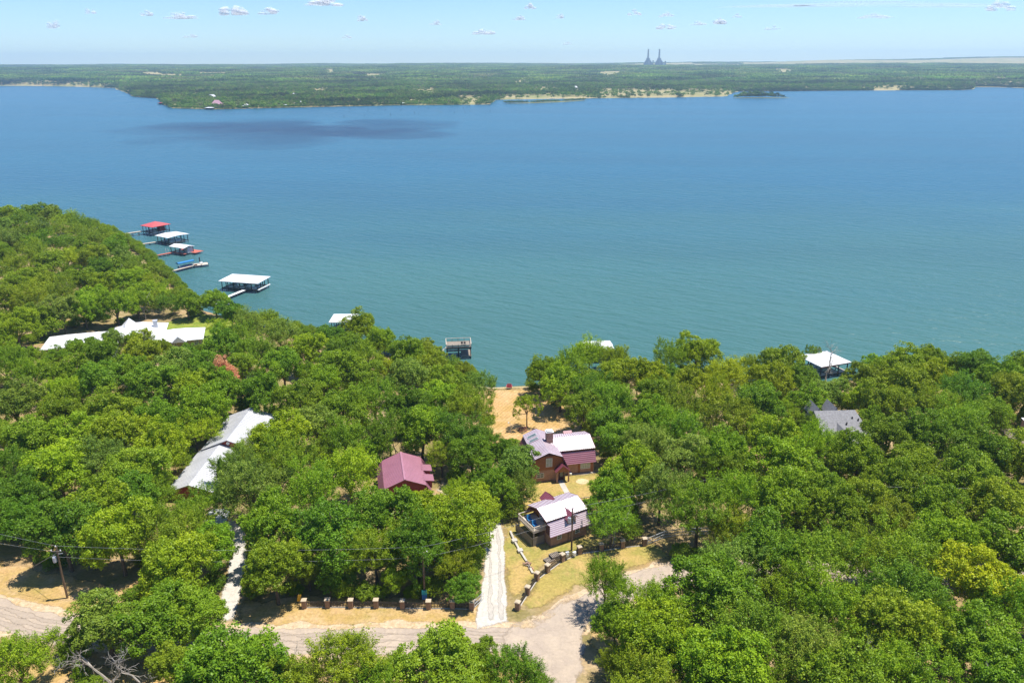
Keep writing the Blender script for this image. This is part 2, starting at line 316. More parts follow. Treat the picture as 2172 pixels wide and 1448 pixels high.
def strip(name, path, wl, wr, z, m, jit=.2, step=.6, seed=0, soft=.7, ends=1.0):
    g = np.random.default_rng(seed); P = np.array(path, float); S = []
    # catmull-rom through the path
    Q = np.vstack([2*P[0]-P[1], P, 2*P[-1]-P[-2]])
    for i in range(1, len(Q)-2):
        n = max(2, int(np.hypot(*(Q[i+1]-Q[i]))/step)); t = (np.arange(n)/n)[:,None]
        S.append(.5*((2*Q[i])+(-Q[i-1]+Q[i+1])*t+(2*Q[i-1]-5*Q[i]+4*Q[i+1]-Q[i+2])*t**2+(-Q[i-1]+3*Q[i]-3*Q[i+1]+Q[i+2])*t**3))
    S = np.concatenate(S+[P[-1:]]); D = np.gradient(S, axis=0); N = np.stack([-D[:,1], D[:,0]], 1); N /= np.linalg.norm(N, axis=1)[:,None]
    j = lambda: np.convolve(g.normal(0, jit, len(S)+4), [.25,.5,1,.5,.25], 'same')[2:-2]
    wl = np.interp(np.linspace(0,1,len(S)), np.linspace(0,1,len(np.atleast_1d(wl))), np.atleast_1d(wl)) if np.ndim(wl) else wl
    L = S+N*(wl+j())[:,None]; Rr = S-N*(wr+j())[:,None]
    V = []; 
    cols = np.array([0,.04,.10,.2,.35,.5,.65,.8,.90,.96,1])
    for q in cols: V.append(L+(Rr-L)*q)
    V = np.stack(V, 1); n = len(S); Z = terr(V[...,0], V[...,1])+z
    me = gridmesh(name, V[...,0], V[...,1], Z, m)
    wid = np.linalg.norm(L-Rr, axis=1)[:,None]; run = np.minimum(np.arange(n), np.arange(n)[::-1])[:,None]*step/ends
    fd = np.clip(np.minimum(np.minimum(cols, 1-cols)[None]*wid/soft, run), 0, 1)
    at = me.attributes.new('fade', 'FLOAT', 'POINT'); at.data.foreach_set('value', fd.astype(np.float32).ravel())
    return tag(link(name, me), kind='structure')

M['road'] = multi_mat('worn_asphalt', [(.41,.335,.265),(.37,.30,.24),(.45,.365,.28)], [0,.10,.35], .9, .15, con=.35)
M['shoulder'] = multi_mat('dusty_shoulder', [(.50,.37,.235),(.44,.31,.16),(.56,.44,.30)], [0,.2,.5])
M['gravel'] = multi_mat('white_gravel', [(.50,.465,.41),(.45,.415,.36),(.54,.50,.44)], [0,.25,.9], .95, .25, con=.5)
M['lawn_dry'] = multi_mat('dry_lawn', [(.48,.29,.115),(.40,.265,.085),(.53,.35,.17)], [0,.09,.25], mow=.35)
M['lawn_green'] = multi_mat('half_green_lawn', [(.35,.275,.078),(.215,.225,.05),(.43,.30,.11)], [0,.12,.2])
M['verge'] = multi_mat('dry_verge', [(.46,.285,.125),(.33,.25,.075),(.52,.36,.19),(.40,.275,.095)], [0,.14,.22,.4])
M['lawn_lush'] = multi_mat('green_lawn', [(.20,.27,.035),(.28,.28,.05),(.16,.23,.03)], [0,.10,.3])
M['sand'] = multi_mat('pale_sand', [(.58,.47,.27),(.50,.40,.22)], [0,.6])
# ground cover patches and ways, each sheet above the one below
sheet('front_verge', [(-40,90),(-22,90.2),(-4.6,90.2),(-4.9,96),(-14,97.5),(-31,98),(-40,97)], .012, M['verge'], seed=1)
sheet('west_verge', [(-110,118),(-80,106),(-70,103),(-62,101),(-52,104),(-46,103.5),(-47,95),(-60,92),(-72,95),(-110,105)], .012, M['verge'], seed=2)
sheet('south_verge', [(-80,86),(-62,84),(-30,82.5),(-8,81.5),(0,82),(4,77),(5,60),(-80,60)], .010, M['verge'], seed=3)
sheet('east_verge', [(9.3,90),(12,84),(12,60),(16,60),(18,85),(14,95)], .010, M['verge'], seed=4)
sheet('corner_lawn', [(.4,93.4),(4,94.4),(8.5,97.8),(14,102),(22,105),(27,108),(23,111.5),(14,110),(8,107),(4,102.5),(.8,95.5)], .014, M['lawn_green'], seed=5)
sheet('side_lawn', [(0,94.5),(3.4,102),(8,107.2),(20,111.5),(14,116),(6,120),(-1,119),(-2,110),(-1,100)], .016, M['lawn_green'], seed=6)
sheet('middle_lawn', [(3,118),(12,118),(20,121),(20,137),(9,136),(4,133),(0,126)], .012, M['lawn_green'], seed=7)
sheet('lake_lawn', [(-7,187),(4.2,188),(13,176),(17,160),(19,146),(0,140),(-6,150),(-8,165)], .012, M['lawn_dry'], seed=8)
sheet('west_lawn', [(-140,222),(-118,231),(-106,253),(-94,248),(-84,238),(-84,214),(-95,205),(-104,226),(-122,222),(-140,212)], .014, M['lawn_lush'], seed=9)
strip('beach', [(-9,188.6),(-2,188.3),(6,188.6),(12,189.5)], .6, 1.0, .05, M['sand'], .12, seed=10)
strip('road_shoulder', [(-110,104),(-90,98.6),(-74,93.6),(-64,90.6),(-48,88.7),(-34,88),(-5,88.2),(4,89),(10,94),(22,101.5),(45,103.5),(120,104)], 3.7, 3.9, .022, M['shoulder'], .22, seed=11)
strip('road', [(-110,104),(-90,98.6),(-74,93.6),(-64,90.6),(-48,88.7),(-34,88),(-5,88.2),(4,89),(10,94),(22,101.5),(45,103.5),(120,104)], 2.6, 2.9, .030, M['road'], .14, seed=12)
sheet('road_junction', [(-2,91),(3,92.6),(8,97),(10.6,97.2),(11,91),(9.8,85),(9,79),(10,66),(4,66),(4.5,79),(2,84),(-2,85.5)], .038, M['road'], seed=13)
sheet('junction_sand', [(-1,91.6),(3.5,93.2),(8.5,98),(9.5,96.5),(6.5,92.5),(3,90.3),(0,89.8)], .046, M['shoulder'], jit=.3, seed=14)
strip('driveway', [(-2.0,90.9),(-2.5,93.4),(-2.9,105),(-3.1,112),(-4.2,119),(-8,126),(-13.4,131.5)], [3.4,2.3,1.8,1.75,1.7,1.7,2,2.2], 1.75, .052, M['gravel'], .05, seed=15, ends=2.2)
strip('west_driveway', [(-41.2,91.6),(-41.8,95),(-43.4,104),(-46,112),(-50,118)], 1.5, 1.5, .052, M['gravel'], .06, seed=16, ends=2.2)
M['track'] = multi_mat('wheel_worn_gravel', [(.435,.40,.35),(.46,.42,.365)], [0,.4], .95, .2, con=.5)
M['oiltrack'] = multi_mat('wheel_worn_asphalt', [(.365,.298,.236),(.385,.315,.25)], [0,.3], .9, .15, con=.4)
for q in (-.75, .75):
    strip('wheel_track', [(-2.2+q,91.8),(-2.5+q,93.6),(-2.9+q,105),(-3.1+q,112),(-4.2+q,119),(-8+q,126)],   .36, .36, .058, M['track'], .09, seed=31, soft=.5, ends=3)
for q in (-1.5, -.2, 1.1):
    strip('wheel_track', [(-90,98.6+q),(-74,93.6+q),(-64,90.6+q),(-48,88.7+q),(-34,88+q),(-5,88.2+q),(4,88.4+q)], .5, .5, .034, M['oiltrack'], .12, seed=33, soft=.7, ends=4)
strip('footpath', [(9.2,134.2),(10.1,129),(11.2,124.5),(11.8,119)], .55, .55, .035, M['concrete'], .02, seed=17, soft=.12, ends=.3)
sheet('bare_circle', [(13.5+1.5*math.cos(a), 134.2-1.1+1.3*math.sin(a)) for a in np.linspace(0, 6.28, 16)[:-1]], .03, M['sand'], .5, .05, seed=18, soft=.4)

# ------------------------------------------------------------------ far land
FSH = np.array([(-75,4600),(-50,4500),(-34.57,4106),(-31.82,3853),(-28.65,3614),(-25.66,3213),(-25.56,3030),(-24.93,2536),(-24.69,2311),(-23.33,2187),(-23.07,1849),(-22.66,1684),(-20.14,1606),(-15.63,1616),(-11.25,1631),(-7.38,1651),(-4.10,1645),(-1.46,1654),(-1.06,1866),(3.82,1919),(10.31,1980),(14.70,2070),(15.35,2423),(17.71,2462),(22.35,2575),(28.76,2724),(29.31,2803),(29.49,3063),(30.47,3085),(31.97,3013),(34.70,2934),(50,2800),(75,2800)])
CLEAR0 = [(-24.13,4558,0.26,108),(-23.34,4538,0.46,138),(-22.62,4472,0.23,108),(-21.27,4440,0.23,105),(-19.52,4355,0.20,100),(-15.36,2332,0.16,78),(-14.81,2295,0.16,75),(-15.46,1975,0.10,325),(-13.15,2430,0.72,40),(-5.94,2322,1.18,128),(2.53,2410,1.05,40),(8.85,2190,3.61,200),(13.44,2180,2.30,195),(-9.61,4052,0.98,78),(6.83,4055,0.82,100),(24.76,2600,0.92,135),(-20.12,1705,1.64,90),(-16.84,1682,1.31,72),(-22.13,1710,0.82,55),(-12.51,1658,1.31,38),(-8.67,1708,1.15,78),(-2.78,1830,1.15,175),(2.17,1942,3.93,52),(5.07,8200,2.1,900),(10.81,8200,2.6,900),(18.17,4545,0.98,95),(-16.60,5615,0.66,135),(-12.33,4832,0.52,88),(0.52,3300,0.33,55),(1.11,3300,0.26,55)]
CLEAR0 = [q for q in CLEAR0 if (q[0], q[1]) not in ((-20.12,1705),(-16.84,1682),(-22.13,1710),(-12.51,1658),(-8.67,1708))]
CLEAR = [(a, b, c*.9+(.5 if 4000 < b < 6000 else 0), d_*.5+(70 if b < 2000 else 150 if b < 3000 else 600)) for a, b, c, d_ in CLEAR0]
def noise2(x, y, s, seed):
    g = np.random.default_rng(seed); out = 0
    for k in range(10):
        a = g.uniform(0, 6.28); f = g.uniform(.5, 2)/s; out = out+np.sin((x*math.cos(a)+y*math.sin(a))*f*6.28+g.uniform(0, 6.28))
    return out/10**.5
def farz(az, d):
    ds = np.interp(az, FSH[:,0], FSH[:,1]); e = d-ds; x = d*np.sin(np.radians(az)); y = d*np.cos(np.radians(az))
    s = np.clip((d-1500)/5500, 0, 1); s = s*s*(3-2*s)
    z = -4.2+48*s + noise2(x, y, 1800, 3)*5*s
    hill = np.clip((az-8)/22, 0, 1); far = np.clip((d-6800)/1800, 0, 1); z = z+far*(10+noise2(x, y, 3000, 4)*3+44*hill**1.2)
    return np.where(e > 0, -5+(z+5)*np.clip(e/120, 0, 1)**.8+.25*np.clip(e/5, 0, 1), -5-np.clip(-e*.05, 0, 3))
az = np.linspace(-58, 58, 465); dd = np.concatenate([np.arange(1500, 2900, 14), np.geomspace(2900, 12000, 90)])
A, D = np.meshgrid(az, dd)
FX, FY, FZ = D*np.sin(np.radians(A)), D*np.cos(np.radians(A)), farz(A, D)
M['farground'] = multi_mat('far_fields', [(.30,.26,.11),(.20,.22,.07),(.40,.33,.17)], [0,.004,.01], fade=False)
fl = link('far_land', gridmesh('far_land', FX, FY, FZ, M['farground'])); tag(fl, kind='structure')

# ------------------------------------------------------------------ water
def water_mat():
    m = bpy.data.materials.new('lake_water'); m.use_nodes = True; t = m.node_tree; b = t.nodes['Principled BSDF']
    b.inputs['Roughness'].default_value = .26; b.inputs['Specular IOR Level'].default_value = .18; b.inputs['IOR'].default_value = 1.33
    tc = t.nodes.new('ShaderNodeTexCoord')
    def noise(scale, sx, sy, rot, det, rough=.5):
        m0 = t.nodes.new('ShaderNodeMapping'); m0.inputs['Rotation'].default_value = (0, 0, R(rot)); mp = t.nodes.new('ShaderNodeMapping'); mp.inputs['Scale'].default_value = (sx, sy, 1)
        nz = t.nodes.new('ShaderNodeTexNoise'); nz.inputs['Scale'].default_value = scale; nz.inputs['Detail'].default_value = det; nz.inputs['Roughness'].default_value = rough
        t.links.new(tc.outputs['Object'], m0.inputs[0]); t.links.new(m0.outputs[0], mp.inputs[0]); t.links.new(mp.outputs[0], nz.inputs['Vector']); return nz.outputs[0]
    n1 = noise(.32, .30, 1, 30, 2); n2 = noise(.95, .45, 1, 22, 3); n3 = noise(.010, .30, 1, 6, 4, .6)
    ad = t.nodes.new('ShaderNodeMath'); ad.operation = 'MULTIPLY_ADD'; t.links.new(n2, ad.inputs[0]); ad.inputs[1].default_value = .34; t.links.new(n1, ad.inputs[2])
    bp = t.nodes.new('ShaderNodeBump'); bp.inputs['Strength'].default_value = 1.0; bp.inputs['Distance'].default_value = 1.4
    t.links.new(ad.outputs[0], bp.inputs['Height']); t.links.new(bp.outputs[0], b.inputs['Normal'])
    # turbid green shallows by the shore; reflected sky blue painted into the open lake
    sp = t.nodes.new('ShaderNodeSeparateXYZ'); t.links.new(tc.outputs['Object'], sp.inputs[0]); mr = t.nodes.new('ShaderNodeMapRange'); mr.inputs[1].default_value = 190; mr.inputs[2].default_value = 620; mr.interpolation_type = 'SMOOTHSTEP'
    xm = t.nodes.new('ShaderNodeMath'); xm.operation = 'MULTIPLY_ADD'; xm.inputs[1].default_value = -.55; t.links.new(sp.outputs[0], xm.inputs[0]); t.links.new(sp.outputs[1], xm.inputs[2]); 
    nm = t.nodes.new('ShaderNodeMath'); nm.operation = 'MULTIPLY_ADD'; nm.inputs[1].default_value = 260; t.links.new(n3, nm.inputs[0]); nm2 = t.nodes.new('ShaderNodeMath'); nm2.operation = 'SUBTRACT'; nm2.inputs[1].default_value = 130
    t.links.new(sp.outputs[1], nm.inputs[2]); t.links.new(nm.outputs[0], nm2.inputs[0]); t.links.new(nm2.outputs[0], mr.inputs[0])
    mx = t.nodes.new('ShaderNodeMix'); mx.data_type = 'RGBA'; mx.inputs[6].default_value = (.052,.136,.128,1); mx.inputs[7].default_value = (.028,.112,.176,1); t.links.new(mr.outputs[0], mx.inputs[0])
    # wind streaks: long bands of rougher and calmer water
    n5 = noise(.006, .16, 1, 9, 5, .62); st = t.nodes.new('ShaderNodeMapRange'); st.inputs[1].default_value = .40; st.inputs[2].default_value = .62; st.inputs[3].default_value = .55; st.inputs[4].default_value = 1.15; t.links.new(n5, st.inputs[0]); t.links.new(st.outputs[0], bp.inputs['Strength'])
    s2 = t.nodes.new('ShaderNodeMapRange'); s2.inputs[1].default_value = .38; s2.inputs[2].default_value = .64; s2.inputs[3].default_value = .90; s2.inputs[4].default_value = 1.10; t.links.new(n5, s2.inputs[0])
    m5 = t.nodes.new('ShaderNodeMix'); m5.data_type = 'RGBA'; m5.blend_type = 'MULTIPLY'; m5.inputs[0].default_value = 1; t.links.new(mx.outputs[2], m5.inputs[6]); t.links.new(s2.outputs[0], m5.inputs[7]); t.links.new(m5.outputs[2], b.inputs['Base Color'])
    return m
M['water'] = water_mat()
me = npmesh('lake', [(-6500,60,-5),(6500,60,-5),(6500,5200,-5),(-6500,5200,-5)], [(0,1,2,3)], M['water'])
tag(link('lake', me), kind='structure')

# ------------------------------------------------------------------ foliage meshes
def unit(v): return v/np.maximum(np.linalg.norm(v, axis=-1, keepdims=True), 1e-9)
def leaves(g, C, Nn, half, aspect=.55):
    n = len(C); up = unit(g.normal(size=(n,3))); U = unit(np.cross(Nn, up)); Vv = np.cross(Nn, U)
    L = (half*g.uniform(.7,1.35,n))[:,None]; Wd = L*aspect
    fold = Nn*L*g.uniform(-.25,.25,n)[:,None]
    V = np.stack([C+U*L, C+Vv*Wd+fold, C-U*L, C-Vv*Wd+fold], 1).reshape(-1,3)
    return V, np.arange(4*n).reshape(n,4)
def leafmesh(name, V, F, tint, m):
    me = npmesh(name, V, F, m)
    a = me.attributes.new('tint', 'FLOAT', 'FACE'); a.data.foreach_set('value', np.asarray(tint, np.float32)); return me
def fib(n, g, zmin=-1.0):
    i = np.arange(n)+.5; z = 1-(1-zmin)*i/n; th = i*2.399963+g.uniform(0,6.28); r = np.sqrt(np.maximum(0, 1-z*z))
    return np.stack([r*np.cos(th), r*np.sin(th), z], 1)

def crown(seed, kind, m, Rr=5.0, H=11.0, dens=1.0, half=.21):
    """crown of a broadleaf tree of radius 5 and height 11: lobes > sprays > leaves; returns mesh and limb ends"""
    g = np.random.default_rng(seed); cz = H*.60; rv = H*.40
    if kind == 'cedar':
        n = int(5200*dens); t = g.uniform(0,1,n)**.75; z = H*(.10+.90*t); a = g.uniform(0,6.28,n)
        lob = 1+.22*np.sin(a*5+z*1.4)+.18*np.sin(a*3-z*2.2+seed); rad = 3.0*(1-t)**.75*lob*g.uniform(.55,1.05,n)+.12
        C = np.stack([rad*np.cos(a), rad*np.sin(a), z], 1); Nn = unit(np.stack([np.cos(a), np.sin(a), np.full(n,.7)],1)+.6*g.normal(size=(n,3)))
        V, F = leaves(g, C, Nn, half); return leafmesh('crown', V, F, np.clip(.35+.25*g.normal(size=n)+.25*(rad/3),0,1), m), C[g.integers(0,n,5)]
    nl = {'oak': 30, 'elm': 24, 'willow': 16, 'lone': 15, 'bush': 9, 'far': 9}[kind]
    d = fib(nl, g, -.55); d = unit(d+g.normal(0,.22,d.shape))
    asym = 1+.22*np.sin(np.arctan2(d[:,1], d[:,0])*2+seed)+.12*np.sin(np.arctan2(d[:,1], d[:,0])*3+seed*2.1)
    k = g.uniform(.52,.78,nl)*asym
    lc = d*np.array([Rr,Rr,rv])*k[:,None]; lc[:,2] += cz
    lr = Rr*g.uniform(.27,.43,nl)
    if kind in ('willow','lone'): lr *= .82
    # inner fill lobes
    ni = 5 if kind in ('oak','elm') else 2
    lc = np.vstack([lc, np.c_[g.normal(0,Rr*.25,(ni,2)), cz+g.uniform(-.3,.35,ni)*rv]]); lr = np.append(lr, np.full(ni, Rr*.42)); nl2 = nl+ni
    C = []; Nn = []; T = []
    for i in range(nl2):
        ns = max(4, int((15 if kind != 'far' else 5)*(lr[i]/(Rr*.35))**2))
        out = unit(lc[i]-np.array([0,0,cz-rv*.5]))
        sd_ = unit(g.normal(size=(ns*3,3))+out*.55+np.array([0,0,.35])); sd_ = sd_[:ns]
        sp = lc[i]+sd_*lr[i]*g.uniform(.62,1.02,(ns,1))*np.array([1,1,.85])
        lt = g.normal(0,.13)
        for j in range(ns):
            nn = int((24 if kind != 'far' else 6)*dens*g.uniform(.6,1.4)); sr = lr[i]*g.uniform(.26,.42)
            if kind == 'elm' or kind == 'willow':
                ax = unit(sd_[j]+np.array([0,0,.55 if kind == 'elm' else -.2])+g.normal(0,.25,3)); tt = g.uniform(-.7,1.15,nn)
                pos = sp[j]+ax*(tt*sr*1.55)[:,None]+g.normal(0,sr*.27,(nn,3)); nr = unit(.5*sd_[j]+.8*g.normal(size=(nn,3))+np.array([0,0,.35]))
            else:
                q = unit(g.normal(size=(nn,3))+sd_[j]*.6+np.array([0,0,.30])); pos = sp[j]+q*sr*g.uniform(.45,1.08,(nn,1)); nr = unit(.75*q+.65*g.normal(size=(nn,3))+np.array([0,0,.25]))
            C.append(pos); Nn.append(nr); T.append(np.clip(.5+lt+g.normal(0,.10)+g.normal(0,.14,nn),0,1))
    C = np.concatenate(C); Nn = np.concatenate(Nn); T = np.concatenate(T)
    keep = C[:,2] > H*.10; C, Nn, T = C[keep], Nn[keep], T[keep]
    V, F = leaves(g, C, Nn, half*(.9 if kind == 'elm' else 1), .42 if kind == 'elm' else .58)
    return leafmesh('crown', V, F, T, m), lc[np.argsort(-lr)][:9]

def trunk_mesh(seed, ends, H=11.0, r=.30, mt=None, fork=.28, bare=False):
    g = np.random.default_rng(seed+100); mb = MB(); lean = g.normal(0,.25,2)
    base = [(0,0,-.6),(lean[0]*.2,lean[1]*.2,H*.12),(lean[0]*.6,lean[1]*.6,H*fork)]
    mb.tube(base+[(lean[0],lean[1],H*.62)], [r*1.25,r,r*.85,r*.35], 7)
    for e in ends:
        s = Vector(base[2])+Vector((0,0,g.uniform(-.4,1.6))); e = Vector(e); mid = s.lerp(e,.5)+Vector((g.normal(0,.3),g.normal(0,.3),g.uniform(.1,.5)))
        mb.tube([s,mid,e], [r*.55,r*.36,r*.12], 5, False)
    return mb.mesh('trunk', mt or M['bark'])

def dead_mesh(seed, H, spread):
    g = np.random.default_rng(seed); mb = MB()
    def br(p, d, L, r, lev):
        pts = [p]; q = Vector(p); dd = Vector(d)
        for i in range(3):
            dd = (dd+Vector(g.normal(0,.22,3))).normalized(); q = q+dd*L/3; pts.append(q.copy())
        mb.tube(pts, [r,r*.8,r*.6,r*.3], 5 if lev < 2 else 3, False)
        if lev < 4:
            for k in range(int(g.integers(3,5)) if lev < 3 else 3):
                s = pts[int(g.integers(1,4))]; nd = (dd+Vector(g.normal(0,.75*spread,3))+Vector((0,0,.15))).normalized(); br(s, nd, L*g.uniform(.5,.75), max(.022,r*.5), lev+1)
    br(Vector((0,0,-.4)), Vector((0,0,1)), H*.42, .24, 0)
    return mb.mesh('branches', M['deadwood'])

PROTO = {'oak': [], 'elm': [], 'cedar': [], 'willow': [], 'lone': []}
for i in range(7):
    c, e = crown(20+i, 'oak', M['leaf'], dens=2.3, half=.14); PROTO['oak'].append((c, trunk_mesh(i, e)))
for i in range(5):
    c, e = crown(50+i, 'elm', M['leaf'], dens=2.3, half=.142); PROTO['elm'].append((c, trunk_mesh(30+i, e, r=.24)))
for i in range(2):
    c, e = crown(70+i, 'cedar', M['leaf'], dens=1.5, half=.17); PROTO['cedar'].append((c, trunk_mesh(60+i, e, r=.18, fork=.2)))
c, e = crown(81, 'willow', M['leaf'], dens=1.6, half=.16); PROTO['willow'].append((c, trunk_mesh(80, e, r=.3, fork=.2)))
c, e = crown(92, 'lone', M['leaf'], dens=1.3, half=.165); PROTO['lone'].append((c, trunk_mesh(91, e, r=.22, fork=.33)))

